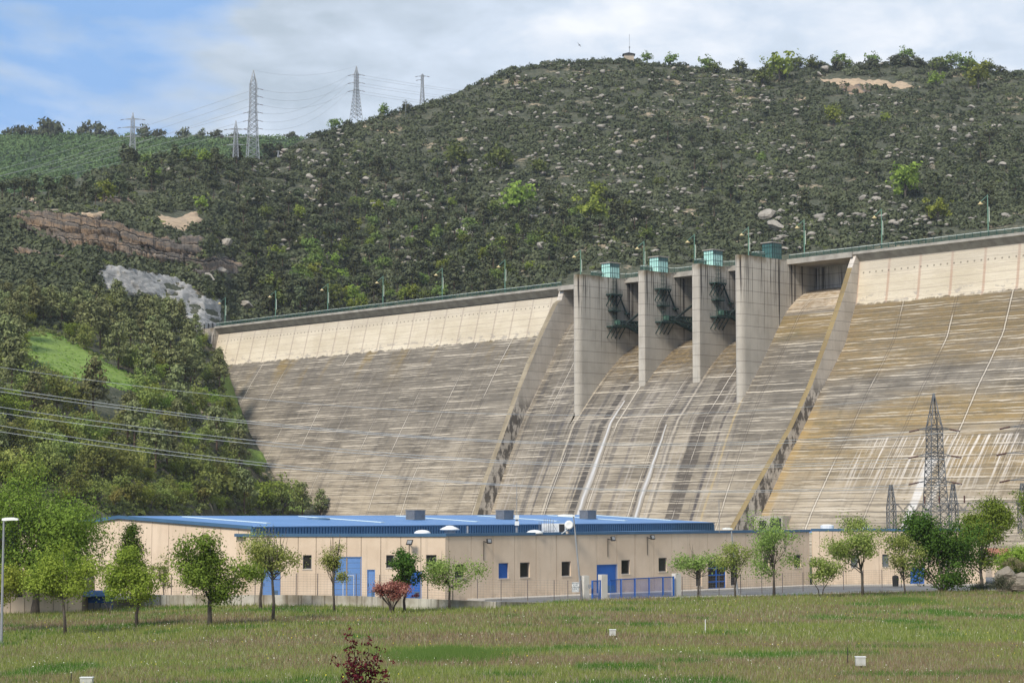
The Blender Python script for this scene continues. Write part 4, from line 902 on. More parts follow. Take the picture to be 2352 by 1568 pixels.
def opening(W, o_, kind, lab=None):
    A3, d, n, L = W; u0, u1, z0, z1 = o_; P = A3 + d * u0 + [0, 0, z0]; wd = u1 - u0; h = z1 - z0
    if kind in ('window', 'blind', 'tall', 'shutter'):
        m = MB(); f = .07
        for a in ((0, 0, wd, f), (0, h - f, wd, f)): m.obox(P + d * a[0] - n * .17 + [0, 0, a[1]], d * a[2], -n * .06, (0, 0, a[3]))
        for a in (0, wd - f): m.obox(P + d * a - n * .17 + [0, 0, f], d * f, -n * .06, (0, 0, h - 2 * f))
        fr = m.build('window', M_grey if kind != 'shutter' else M_blue, bld)
        m = MB()
        if kind == 'shutter':
            k = int(h / .12)
            for i in range(k): m.obox(P + d * f - n * .185 + [0, 0, f + i * (h - 2 * f) / k], d * (wd - 2 * f), -n * .03, (0, 0, (h - 2 * f) / k * .78))
            m.obox(P + d * f - n * .21 + [0, 0, f], d * (wd - 2 * f), -n * .03, (0, 0, h - 2 * f)); npmesh('shutter', m.v, m.f, M_blue, fr)
        else:
            m.obox(P + d * f - n * .19 + [0, 0, f], d * (wd - 2 * f), -n * .03, (0, 0, h - 2 * f)); npmesh('pane', m.v, m.f, M_paneg if kind == 'blind' else M_pane, fr)
        m = MB(); m.obox(P - d * .06 + n * .05 - [0, 0, .08], d * (wd + .12), -n * .20, (0, 0, .075)); npmesh('sill', m.v, m.f, M_sill, fr)
    elif kind == 'glass':
        m = MB(); f = .1
        for i in range(3): m.obox(P + d * (wd - f) * i / 2 - n * .12, d * f, -n * .08, (0, 0, h))
        for i in range(5): m.obox(P + d * f - n * .125 + [0, 0, (h - f) * i / 4], d * (wd - 2 * f), -n * .06, (0, 0, f))
        fr = m.build('door', M_blue, bld); m = MB(); m.obox(P - n * .19, d * wd, -n * .03, (0, 0, h)); npmesh('pane', m.v, m.f, M_pane, fr)
    else:
        m = MB(); mat = M_blue if kind == 'door' else M_blueL; k = 1 if kind != 'garage' else int(h / .5)
        for i in range(k): m.obox(P + d * .06 - n * .10 + [0, 0, i * (h - .06) / k], d * (wd - .12), -n * .06, (0, 0, (h - .06) / k - (.02 if k > 1 else 0)))
        dr = m.build('door', mat, bld, origin=None)
        m = MB(); m.obox(P - n * .02, d * .06, -n * .15, (0, 0, h)); m.obox(P + d * (wd - .06) - n * .02, d * .06, -n * .15, (0, 0, h)); m.obox(P + d * .06 + [0, 0, h - .06] - n * .02, d * (wd - .12), -n * .15, (0, 0, .06)); npmesh('frame', m.v, m.f, M_blueL, dr)
        m = MB()
        if kind == 'garage':
            m.obox(P + d * wd * .33 - n * .08, d * .05, -n * .02, (0, 0, h * .56)); m.obox(P + d * (wd * .33 + 1.0) - n * .08, d * .05, -n * .02, (0, 0, h * .56)); m.obox(P + d * wd * .33 - n * .08 + [0, 0, h * .56], d * 1.05, -n * .02, (0, 0, .05)); npmesh('wicket_frame', m.v, m.f, M_white, dr)
        else:
            m.obox(P + d * wd * .12 - n * .08 + [0, 0, h * .42], d * .05, -n * .04, (0, 0, .3)); npmesh('handle', m.v, m.f, M_dark, dr)
            m = MB(); m.obox(P + d * wd * .55 - n * .085 + [0, 0, .2], d * wd * .33, -n * .012, (0, 0, h * .22)); npmesh('vent_grille', m.v, m.f, M_corrd, dr)
def op_px(A_, B_, x0, y0, x1, y1):
    t0, t1 = sorted((cross(x0, A_, B_), cross(x1, A_, B_))); L = math.dist(A_, B_); Y = A_[1] + (B_[1] - A_[1]) * (t0 + t1) / 2
    z1_, z0_ = zAt(y0, Y), zAt(y1, Y); return (t0 * L, t1 * L, max(z0_, .02), z1_)
WA, WB, WC, WD_ = (-24.8, 192.4), (-6.24, 193.0), (33.4, 231.8), (54.0, 235.5)
a3 = lambda a, b: (933.3 + a * .22321, 1108.3 + b * .22321)
r3 = lambda a, b, c, d_: (*a3(a, b), *a3(c, d_))
a4 = lambda a, b: (1400 + a * .22321, 1108.3 + b * .22321)
r4 = lambda a, b, c, d_: (*a4(a, b), *a4(c, d_))
a2 = lambda a, b: (466.7 + a * .22321, 1108.3 + b * .22321)
r2 = lambda a, b, c, d_: (*a2(a, b), *a2(c, d_))
a5 = lambda a, b: (1827 + a * .22321, 1108.3 + b * .22321)
r5 = lambda a, b, c, d_: (*a5(a, b), *a5(c, d_))
def jpx(A_, B_, lst): L = math.dist(A_, B_); return sorted(cross(x, A_, B_) * L for x in lst)
# right wing, receding at 45 degrees
opsR = [(r3(950, 822, 1052, 978), 'shutter'), (r3(1170, 815, 1270, 968), 'window'), (r3(1597, 805, 1692, 955), 'window'), (r3(1957, 835, 2170, 1143), 'door'), (r3(2210, 790, 2300, 935), 'window'),
        (r3(500, 832, 604, 975), 'window'), (r4(502, 768, 588, 908), 'window'), (r4(885, 812, 945, 1058), 'tall'), (r4(1010, 800, 1195, 1085), 'glass'), (r4(1242, 806, 1302, 1050), 'tall'), (r4(1580, 740, 1640, 875), 'window'), (r4(1895, 738, 1965, 870), 'window')]
O1 = [(op_px(WB, WC, *r), kd) for r, kd in opsR]
jR = jpx(WB, WC, [a3(x, 0)[0] for x in (438, 668, 893, 1115, 1335, 1545, 1757, 1960, 2165, 2345)] + [a4(x, 0)[0] for x in (268, 455, 640, 825, 1008, 1205, 1400, 1600, 1710, 1868, 1990)])
W1 = wall(WB, WC, -.3, 6.0, [o for o, _ in O1], jR, M_wallR)
for o, kd in O1: opening(W1, o, kd)
opsL = [(r2(1030, 740, 1120, 883), 'window'), (r2(1345, 757, 1635, 1200), 'garage'), (r2(1690, 888, 1772, 1185), 'pale'), (r2(1885, 740, 1965, 870), 'window'), (r2(2085, 905, 2250, 1200), 'door'), (r3(205, 738, 312, 868), 'window'), (r2(605, 880, 800, 1190), 'pale')]
O2 = [(op_px(WA, WB, *r), kd) for r, kd in opsL]
W2 = wall(WA, WB, -.3, 6.0, [o for o, _ in O2], jpx(WA, WB, [a2(x, 0)[0] for x in (612, 800, 980, 1165, 1335, 1480, 1628, 1830, 2035, 2242)]), M_wallL)
for o, kd in O2: opening(W2, o, kd)
opsE = [(r5(532, 738, 607, 868), 'blind'), (r5(855, 732, 925, 862), 'blind'), (r5(1140, 870, 1285, 1032), 'door')]
O3 = [(op_px(WC, WD_, *r), kd) for r, kd in opsE]
W3 = wall((WC[0] + .35, WC[1] - .1), WD_, -.3, 6.1, [o for o, _ in O3], jpx(WC, WD_, [a5(x, 0)[0] for x in (212, 345, 480, 660, 822, 980, 1110)]), M_wallR)
for o, kd in O3: opening(W3, o, kd)
# lower flat roof, parapet cap
dR = np.array([WC[0] - WB[0], WC[1] - WB[1], 0]); dR /= np.linalg.norm(dR); nR = np.array([dR[1], -dR[0], 0]); bk = 16.0
PT = [np.array([*WA, 0]), np.array([*WB, 0]), np.array([*WC, 0]), np.array([*WD_, 0]), np.array([WD_[0], WD_[1] + 20, 0]), np.array([18, 262, 0]), np.array([-24.8, 207, 0])]
m = MB(); m.add([p + [0, 0, 5.9] for p in PT[:1] + PT[1:]], [tuple(range(len(PT)))]); m.build('flat_roof', M_roof, bld)
m = MB()
def capseg(a, b, z, ext=.12, h=.28, w=.5):
    d = b - a; d = d / np.linalg.norm(d); n = np.array([d[1], -d[0], 0]); n = -n if n[1] > 0 else n
    m.obox(a + n * ext + [0, 0, z] - d * .1, b - a + d * .2, -n * w, (0, 0, h))
capseg(PT[0] + [-1.0, 0, 0], PT[1], 5.98); capseg(PT[1] + dR * .12, PT[2], 6.005); capseg(PT[2] + [.4, 0, 0], PT[3], 6.1)
m.build('parapet_cap', M_corrd, bld)
m = MB(); pp = PT[0] + np.array([-1, 0, 0]); m.obox(np.array([WA[0] - .95, WA[1] + .3, -.3]), (.95, 0, 0), (0, 14, 0), (0, 0, 6.28)); m.build('side_wall', M_wallL, bld)
# sports-hall sized volume behind: corrugated fascia, ridge roof, panel gable
C1 = np.array([-25.1, 200., 0]); dF = np.array([.592, .806, 0]); dF /= np.linalg.norm(dF); dG = np.array([-dF[1], dF[0], 0]); LF = 86.8; ZE, ZR, TR, TL = 6.75, 7.84, 18.7, 34.0; ZL = 6.2
m = MB(); n = int(LF / .45); nf = -np.array([-dF[1], dF[0], 0])
V = []; Fq = []
for i in range(n + 1):
    for (u, off) in ((i * .45, 0), (i * .45 + .14, 0), (i * .45 + .18, .12), (i * .45 + .41, .12)):
        p = C1 + dF * u + nf * off; V += [tuple(p + [0, 0, 5.2]), tuple(p + [0, 0, ZE])]
for i in range(len(V) // 2 - 1): a = 2 * i; Fq.append((a, a + 2, a + 3, a + 1))
npmesh('corrugated_fascia', V, Fq, M_corr, bld)
m = MB(); m.obox(C1 + nf * .14 + [0, 0, ZE - .02], dF * (LF + .4), -nf * .4, (0, 0, .12)); m.obox(C1 + nf * .06 - dF * .12 + [0, 0, 5.0], dF * .18, -nf * .3, (0, 0, ZE - 5.02)); m.obox(C1 + dF * LF + nf * .15 + [0, 0, 5.2], dF * .2, dG * 18, (0, 0, ZE - 5.3)); m.build('eaves_trim', M_corrd, bld)
Rg0, Rg1 = C1 + dG * TR, C1 + dG * TR + dF * LF; E1 = C1 + dF * LF; Lw0, Lw1 = C1 + dG * TL, C1 + dG * TL + dF * LF
sr = np.array([0, 0, .12])
m = MB(); m.add([C1 + [0, 0, ZE + .1] - dF * .15, E1 + [0, 0, ZE + .1] + dF * .3, Rg1 + [0, 0, ZR] + dF * .3, Rg0 + [0, 0, ZR] - dF * .15, Lw0 + [0, 0, ZL + .1] - dF * .15, Lw1 + [0, 0, ZL + .1] + dF * .3], [(0, 1, 2, 3), (3, 2, 5, 4)]); rf = m.build('roof', M_roof, bld)
m = MB(); q0 = C1 + [0, 0, ZE + .1]; q1 = Rg0 + [0, 0, ZR]; q2 = Lw0 + [0, 0, ZL + .1]
m.beam(q0 - dF * .16 - [0, 0, .1], q1 - dF * .16 - [0, 0, .1], .12, .34); m.beam(q1 - dF * .16 - [0, 0, .1], q2 - dF * .16 - [0, 0, .1], .12, .34); npmesh('verge_trim', m.v, m.f, M_corrd, rf)
def roofpt(u, v, dz=.0): return C1 + dF * u + dG * v + np.array([0, 0, ZE + .1 + (ZR - ZE - .1) * v / TR + dz])
def roof_at(px, py):
    k = hx(px); best = None
    for u in np.linspace(0, LF, 300):
        for v in np.linspace(.2, TR, 60):
            p = roofpt(u, v); x, y = proj(p); e = (x - px) ** 2 + (4 * (y - py)) ** 2
            if best is None or e < best[0]: best = (e, u, v)
    return best[1], best[2]
for u in (7, 25, 42, 58, 73, 84):
    m = MB(); a = roofpt(u, 4.5, .05); b = roofpt(u, 16.5, .05); m.beam(a, b, .7, .06); npmesh('skylight', m.v, m.f, M_sky, rf)
gab = lambda t: (ZE + (ZR - ZE) * t / TR if t < TR else ZR + (ZL - ZR) * (t - TR) / (TL - TR)) - .05
Gp = (C1[0] + dF[0] * .05, C1[1] + dF[1] * .05)
GE = (Lw0[0], Lw0[1])
O4 = [((14.6, 15.6, .7, 1.9), 'blind'), ((22.4, 24.0, 1.0, 2.6), 'window'), ((27.5, 29.6, -1.8, .3), 'pale')]
A3g = np.array([*Gp, 0]); W4 = wall(Gp, GE, -2.4, 7, [o for o, _ in O4], [2.0, 4.4, 6.8, 9.2, 11.6, 14.0, 16.4, 18.8, 21.2, 23.6, 26, 28.4, 30.8], M_wallL, tfun=gab)
for o, kd in O4: opening((W4[0], W4[1], W4[2], W4[3]), o, kd)
# low annexe at the left, half sunk, with a recessed blue dock
ax0 = hx(-70) * 190; ax1 = hx(192) * 190
m = MB(); wx = thing('annexe', 'low cream annexe with blue recessed dock at the far left behind the big tree', 'building', (ax0, 190, -1.2))
jn = np.linspace(ax0, ax1, 9)
for a, b in zip(jn[:-1], jn[1:]): m.box((a + .03, 190, -2.4), (b - .03, 196, 2.1))
m.build('wall', M_wallL, wx)
m = MB(); m.box((ax0, 190.08, -2.4), (ax1, 195, 2.0)); m.build('joint_backing', M_joint, wx)
m = MB(); m.box((ax1 + .02, 192.6, -1.2), (ax1 + 2.3, 192.8, 1.0)); dck = m.build('dock_door', M_blue, wx)
m = MB(); 
for i in range(4): m.box((ax1 + .06 + i * .56, 192.52, -1.15), (ax1 + .56 + i * .56, 192.58, -.15))
npmesh('panel', m.v, m.f, M_grey, dck)
m = MB(); m.box((ax1 - .02, 190.4, .55), (ax1 + 2.5, 193, .95)); m.build('canopy', M_blueL, wx)
m = MB(); m.box((hx(40) * 190, 189.96, .5), (hx(55) * 190, 189.99, 1.8)); m.build('window', M_pane, wx)
# pavement strip along the foot of the wings
def strip(pts, wd, z, name, mat):
    m = MB()
    for a, b in zip(pts[:-1], pts[1:]):
        a, b = np.array([*a, 0.]), np.array([*b, 0.]); d = (b - a) / np.linalg.norm(b - a); n = np.array([d[1], -d[0], 0]); n = -n if n[1] > 0 else n
        m.obox(a + n * .01, b - a, n * wd, (0, 0, z))
    o = m.build(name, mat); o['kind'] = 'structure'; return o
strip([(WB[0] + 2, WB[1] + 2), WC], 2.4, .14, 'pavement', M_pave); strip([(WC[0] + 1.8, WC[1] + .3), WD_], 2.0, .13, 'pavement', M_pave)
M_kerb = simple('pale_kerb', (.55, .53, .48), (.45, .43, .39), 1, .9); M_grav = simple('roadside_gravel', (.30, .28, .25), (.2, .19, .17), 1.5, .95)
m = MB()
for a, b in zip(RIM[7:-1], RIM[8:]):
    a3_, b3_ = np.array([a[0], a[1] + 5.2, 0]), np.array([b[0], b[1] + 5.2, 0]); m.obox(a3_, b3_ - a3_, (0, .35, 0), (0, 0, .12))
m.build('kerb', M_kerb)['kind'] = 'structure'
# roof vents, domes, plant
for i, (px, py, lab) in enumerate(((955, 1193, 'left'), (1160, 1192, 'middle'), (1350, 1191, 'right'))):
    u, v = roof_at(px, py); p = roofpt(u, v); o = thing('roof_vent', 'grey louvred box ventilator on the blue roof, %s of three' % ({'left': 'leftmost', 'middle': 'middle', 'right': 'rightmost'}[lab]), 'vent', p, 'box ventilators on the blue roof')
    e1, e2 = dF * 2.0, dG * 1.3; m = MB(); h = 1.05
    for k in range(8): zz = k * h / 8; m.obox(p - e1 / 2 - e2 / 2 + [0, 0, zz + .03], e1, e2, (0, 0, h / 8 - .05))
    m.build('louvre', M_grey, o); m = MB(); m.obox(p - e1 / 2 * .94 - e2 / 2 * .94, e1 * .94, e2 * .94, (0, 0, h)); m.build('core', M_corrd, o); m = MB(); m.obox(p - e1 / 2 * 1.06 - e2 / 2 * 1.06 + [0, 0, h], e1 * 1.06, e2 * 1.06, (0, 0, .07)); m.build('cap', M_grey, o)
u, v = roof_at(730, 1192); p = roofpt(u, v); m = MB(); m.lathe(p, [(1.3, -.05), (1.25, .1), (.8, .16), (.1, .18)], 20); tag(m.build('roof_hatch', M_corrd, origin=p), 'flat dark round hatch on the left of the blue roof', 'hatch')
def onroof(px, py): return atZ(px, py, 6.1)
for px, lab in ((970, 'white roof dome behind the left parapet'), (1228, 'white roof dome left of the air conditioning box')):
    Y = 202; p = atY(px, 1231, Y); p[2] = 6.12; m = MB(); m.lathe(p, [(.82, 0), (.8, .16), (.62, .3), (.35, .38), (.03, .41)], 22); tag(m.build('roof_dome', M_white, origin=p, smooth=True), lab, 'dome')
p = atY(1033, 1231, 199); p[2] = 6.15; o = thing('roof_extractor', 'white mushroom shaped roof extractor on a grey collar at the building corner', 'vent', p)
m = MB(); m.lathe(p, [(.55, 0), (.55, .42)], 20); m.build('collar', M_grey, o); m = MB(); m.lathe(p, [(.93, .38), (.95, .47), (.72, .60), (.42, .72), (.3, .80), (.03, .82)], 24); m.build('hood', M_white, o, smooth=True)
p = atY(1245, 1229, 206); p[2] = 6.12; o = thing('air_conditioner', 'white rooftop air conditioning box with a dark grille on its right', 'air conditioner', p)
m = MB(); m.box((p[0], p[1], p[2]), (p[0] + 2.35, p[1] + 1.2, p[2] + 1.0)); m.build('housing', M_white, o)
m = MB()
for i in range(9): m.box((p[0] + 1.72, p[1] - .05, p[2] + .12 + i * .09), (p[0] + 2.24, p[1] - .01, p[2] + .12 + i * .09 + .08))
m.build('grille', M_dark, o); m = MB(); m.box((p[0] + 1.69, p[1] - .03, p[2] + .1), (p[0] + 2.27, p[1] + .02, p[2] + .95)); m.build('grille_frame', M_grey, o)
o = thing('pipe_frame', 'bundle of thin grey steel pipes in front of the white air conditioning box', 'pipes', (p[0] - .2, p[1] - .6, p[2])); m = MB()
for i, (dx, hh) in enumerate(((-.3, 1.2), (-.1, 1.2), (.2, 1.5), (.4, 1.5), (.65, 1.45), (.85, 1.5), (1.1, 1.4))): m.tube([(p[0] + dx, p[1] - .6, p[2]), (p[0] + dx, p[1] - .6, p[2] + hh)], .03, 6)
m.beam((p[0] + 1.0, p[1] - .6, p[2] + 1.1), (p[0] + 1.5, p[1] - .6, p[2] + .2), .04); m.beam((p[0] + .2, p[1] - .6, p[2] + .25), (p[0] + 1.3, p[1] - .6, p[2] + .3), .08); m.build('pipe', M_grey, o)
p = atY(1307, 1229, 204); p[2] = 6.12; o = thing('satellite_dish', 'round white satellite dish on a short pole beside the air conditioning box', 'dish', p)
m = MB(); m.tube([tuple(p), (p[0], p[1], p[2] + .8)], .04, 8); m.build('pole', M_grey, o)
m = MB(); m.lathe((p[0], p[1] - .15, p[2] + .85), [(.03, .0), (.25, .03), (.44, .13), (.45, .14), (.25, .06), (.03, .03)], 24, (-.1, -1, .15)); m.build('reflector', M_white, o, smooth=True)
m = MB(); m.beam((p[0] - .1, p[1] - .25, p[2] + .5), (p[0] - .75, p[1] - .8, p[2] + .02), .06); m.build('arm', M_white, o); m = MB(); m.box((p[0] - .3, p[1] - .2, p[2]), (p[0] - .08, p[1] + .05, p[2] + .25)); m.build('ballast', M_sill, o)
p = atY(1187, 1231, 203); p[2] = 5.95; o = thing('antenna_mast', 'tall thin antenna mast with two white boxes rising over the blue roof', 'mast', p)
m = MB(); m.tube([tuple(p), (p[0], p[1], p[2] + 2)], .12, 8); m.tube([(p[0], p[1], p[2] + 1.9), (p[0], p[1], p[2] + 5.2)], .035, 6); m.beam((p[0] - .6, p[1], p[2] + 3.7), (p[0], p[1], p[2] + 3.7), .03); m.build('pole', M_grey, o)
for z in (1.0, 1.6): m = MB(); m.box((p[0] - .2, p[1] - .3, p[2] + z), (p[0] + .22, p[1] - .1, p[2] + z + .42)); m.build('antenna_box', M_white, o)
p = atY(1652, 1222, 216); p[2] = 6.1; m = MB(); m.tube([tuple(p), (p[0], p[1], p[2] + 3.4)], .035, 6); tag(m.build('lightning_rod', M_grey, origin=p), 'thin vertical rod on the flat roof right of the blue fascia', 'rod')
for px, Y, ww in ((1900, 236, 1.5), (1985, 238, 1.3)):
    p = atY(px, 1219, Y); p[2] = 6.0; m = MB(); m.lathe(p, [(ww * .5, 0), (ww * .52, .7), (ww * .3, .82), (.05, .84)], 14); tag(m.build('roof_box', M_white, origin=p), 'small white roof unit above the far right wing, %s one' % ('left' if px == 1900 else 'right'), 'vent')
p = atY(1675, 1222, 219)
# floodlights on the walls
def flood(px, py, W, lab, flip=1):
    A3, d, n, L = W; B = A3 + d * L; t = cross(px, A3, B); q = A3 + (B - A3) * t; z = zAt(py, q[1]); q[2] = z
    o = thing('floodlight', lab, 'floodlight', q); m = MB(); m.beam(q, q + n * .5 - [0, 0, .1], .09); m.beam(q + n * .03 - [0, 0, .1], q + n * .03 - [0, 0, 1.8], .05); m.build('bracket', M_dark, o)
    c = q + n * .62; m = MB(); up = np.array([0, 0, .42]) - n * .22; m.obox(c - d * .28 * flip - up / 2, d * .56 * flip, up + d * .12, n * .16 + [0, 0, .06]); h_ = m.build('housing', M_dark, o)
    m = MB(); c2 = c + n * .17 + [0, 0, .06]; m.obox(c2 - d * .2 * flip - up * .36, d * .4 * flip, up * .72 + d * .08, n * .01); npmesh('lens', m.v, m.f, M_grey, h_)
flood(*a2(2120, 612), W2, 'black floodlight on the cream wall above the tree beside the purple bush'); flood(*a3(795, 600), W1, 'black floodlight with hanging cable on the wall left of the blue shuttered window')
flood(*a3(2070, 575), W1, 'black floodlight with hanging cable on the wall above the blue double door'); flood(*a4(385, 560), W1, 'black floodlight just below the parapet right of the gate, above a window'); flood(*a4(1800, 540), W1, 'black floodlight high on the right wall behind a tree crown')
# retaining wall
RW = [(-35.1, 196, -1.6, .42), (-20, 187, -1.6, .80), (-14, 185.2, -1.6, .79), (-9.2, 180.4, -1.6, .80), (-1.4, 178.2, -1.6, .58), (4.6, 186.5, -1.6, .12)]
V = []; U = []; Fc = []; acc = 0
for i, (x, y, z0, z1) in enumerate(RW):
    if i: acc += math.dist(RW[i - 1][:2], (x, y))
    V += [(x, y, z0), (x, y, z1), (x + .05, y + .3, z1), (x + .05, y + .3, z0)]; U += [(acc, z0), (acc, z1), (acc, z1), (acc, z0)]
for i in range(len(RW) - 1):
    a = 4 * i
    for q in range(3): Fc.append((a + q, a + q + 1, a + q + 5, a + q + 4))
ret = npmesh('retaining_wall', V, Fc, M_ret, uv=U, origin=(-20, 187, 0)); tag(ret, 'low weathered concrete retaining wall below the wire fence on the left', 'wall')
p = onground(443, 1388); m = MB(); m.add([(p[0] - .75, p[1], p[2] - .1), (p[0] + .7, p[1] - .1, p[2] - .1), (p[0] + .7, p[1] + .6, p[2] - .1), (p[0] - .75, p[1] + .6, p[2] - .1), (p[0] - .55, p[1] + .05, p[2] + .75), (p[0] + .2, p[1], p[2] + .95), (p[0] + .3, p[1] + .5, p[2] + .9), (p[0] - .5, p[1] + .5, p[2] + .75)], [(0, 1, 5, 4), (1, 2, 6, 5), (2, 3, 7, 6), (3, 0, 4, 7), (4, 5, 6, 7)])
tag(m.build('stone_block', M_ret, origin=p), 'grey stone block on the grass against the low concrete wall', 'block')
# wire fence
M_fpost = simple('fence_post', (.16, .14, .13), (.12, .10, .095), 1, .7); M_wire = simple('fence_wire', (.22, .2, .19), (.18, .16, .15), 1, .6)
def fence(lab, pts, h):
    o = thing('wire_fence', lab, 'fence', pts[0]); w_ = MB(); first = None
    for p in pts:
        m = MB(); m.tube([p, (p[0], p[1], p[2] + h)], .045, 6)
        if first is None: first = m.build('post', M_fpost, o); p0 = p
        else: c = first.copy(); col.objects.link(c); c.parent = o; c.location = (p[0] - p0[0], p[1] - p0[1], p[2] - p0[2])
    for a, b in zip(pts[:-1], pts[1:]):
        for i in range(9): z = .12 + (h - .16) * i / 8; w_.beam((a[0], a[1], a[2] + z), (b[0], b[1], b[2] + z), .013)
        L = math.dist(a, b); n = int(L / .3)
        for i in range(n): f = i / n; q = [a[j] + (b[j] - a[j]) * f for j in range(3)]; w_.beam((q[0], q[1], q[2] + .1), (q[0], q[1], q[2] + h - .04), .008)
    npmesh('mesh_wire', w_.v, w_.f, M_wire, o); return o
def rwz(x):
    return float(np.interp(x, [r[0] for r in RW], [r[3] for r in RW])), float(np.interp(x, [r[0] for r in RW], [r[1] for r in RW]))
fp = []
for px in [a2(x, 0)[0] for x in (-320, -100, 110, 330, 540, 962, 1182, 1578, 1818, 2060, 2312)] + [a3(x, 0)[0] for x in (480,)]:
    x = hx(px) * 186
    for _ in range(4): z, y = rwz(x); x = hx(px) * y
    fp.append((x, y + .15, z))
fence('wire mesh fence on top of the low concrete retaining wall', fp, 1.95)
fp = []
for px, py in ((a3(732, 1205)), (a3(975, 1212)), (a3(1248, 1218)), (a3(1521, 1222)), (a3(1662, 1228)), (a3(1795, 1228))): p = atZ(px, py, 0.0); fp.append(tuple(p))
fence('wire mesh fence between the retaining wall and the blue gate', fp, 2.0)
fp = [tuple(atZ(*q, 0.0)) for q in (a4(748, 1176), a4(935, 1172), a4(1128, 1160), a4(1350, 1150), a4(1568, 1140), a4(1780, 1130), a4(1992, 1118), a5(290, 1108), a5(495, 1098), a5(697, 1088), a5(892, 1080), a5(1090, 1074), a5(1280, 1070), a5(1500, 1066), a5(1700, 1062))]
fence('wire mesh fence right of the blue gate along the yard', fp, 2.0)
# gate pillars, pedestrian gate, sliding gate
M_pil = concmat('pillar_concrete', (.62, .585, .52), (.52, .49, .43), .4, ztop=2.6, lift=30., drips=False)
def pillar(px, py, wd, h, lab):
    p = atZ(px, py, -.05); d = np.array([.80, .60, 0]); n = np.array([.6, -.8, 0]); V = []; U = []; Fc = []
    m = MB(); m.obox(p, d * wd, -n * .55, (0, 0, h)); v = np.array(m.v); o = npmesh('gate_pillar', v, m.f, M_pil, origin=p, uv=np.stack([v[:, 0], v[:, 2]], 1)); return tag(o, lab, 'pillar'), p
pa, P1_ = pillar(*a3(1830, 1228), .62, 2.45, 'pale concrete gate pillar with intercom, left of the pedestrian gate'); pb, P2_ = pillar(*a3(2012, 1222), .70, 2.5, 'pale concrete gate pillar between the pedestrian gate and the long gate'); pc, P3_ = pillar(*a4(680, 1176), .72, 2.3, 'pale concrete gate pillar at the right end of the long gate')
m = MB(); c = P1_ + np.array([.36, -.03, 1.35]); m.box(c, c + [.3, .06, .28]); m.box(c + [.05, -.02, -.12], c + [.2, .03, 0]); tag(m.build('intercom', M_grey, origin=c), 'small grey intercom box on the left gate pillar', 'intercom')
def gate(name, lab, a, b, h, nb, verts):
    a = np.array(a); b = np.array(b); o = thing(name, lab, 'gate', a); m = MB(); m.beam(a + [0, 0, h], b + [0, 0, h], .09); m.beam(a + [0, 0, .12], b + [0, 0, .12], .09); m.build('rail', M_blue, o)
    m = MB()
    for i in range(nb): p = a + (b - a) * (i + .5) / nb; m.beam(p + [0, 0, .12], p + [0, 0, h], .045)
    m.build('bars', M_blue, o)
    for f in verts: p = a + (b - a) * f; m = MB(); m.beam(p + [0, 0, 0], p + [0, 0, h + .05], .16); m.build('post', M_blue, o)
    return o
gate('pedestrian_gate', 'narrow blue barred pedestrian gate between two concrete pillars', P1_ + [.75, .45, 0], P2_ + [-.05, .2, 0], 1.95, 11, (0.02, .97))
gate('sliding_gate', 'long blue barred sliding gate across the yard entrance', P2_ + [.75, .45, 0], P3_ + [-.15, -.1, 0], 2.0, 60, (.17, .38, .60, .82, .99))
# warning sign
sc0 = atZ(*a3(1706, 1228), 0); s_ = thing('warning_sign', 'small white warning board with dark capital lettering on the fence by the lamp post', 'sign', sc0 + [0, -.1, .95])
m = MB(); p = sc0 + np.array([0, -.1, .95]); m.box(p, p + [.62, .03, .88]); m.build('board', M_white, s_)
m = MB(); m.box(p + [-.02, -.005, -.02], p + [0, .035, .90]); m.box(p + [.62, -.005, -.02], p + [.64, .035, .90]); m.box(p + [0, -.005, -.02], p + [.62, .035, 0]); m.box(p + [0, -.005, .88], p + [.62, .035, .90]); m.build('border', M_grey, s_)
M_ink = simple('sign_ink', (.03, .06, .09), (.02, .05, .08), 1, .6)
lv = []; lf = []
for i, tx in enumerate(('PROHIBIT', 'EL PAS', 'A PERSONES', 'ALIENES A', "L'INSTAL·LACIO")):
    cu = bpy.data.curves.new('sign_text', 'FONT'); cu.body = tx; cu.size = .14 if i < 4 else .10; cu.align_x = 'CENTER'; cu.extrude = .002; cu.offset = .004
    to = bpy.data.objects.new('sign_text', cu); col.objects.link(to); bpy.context.view_layer.update(); me_ = to.to_mesh(); n0 = len(lv)
    lv += [tuple(p + np.array([.31, -.006, .72 - i * .16]) + np.array([v.co.x, -v.co.z, v.co.y])) for v in me_.vertices]; lf += [tuple(q + n0 for q in f.vertices) for f in me_.polygons]
    to.to_mesh_clear(); bpy.data.objects.remove(to)
npmesh('lettering', lv, lf, M_ink, s_)
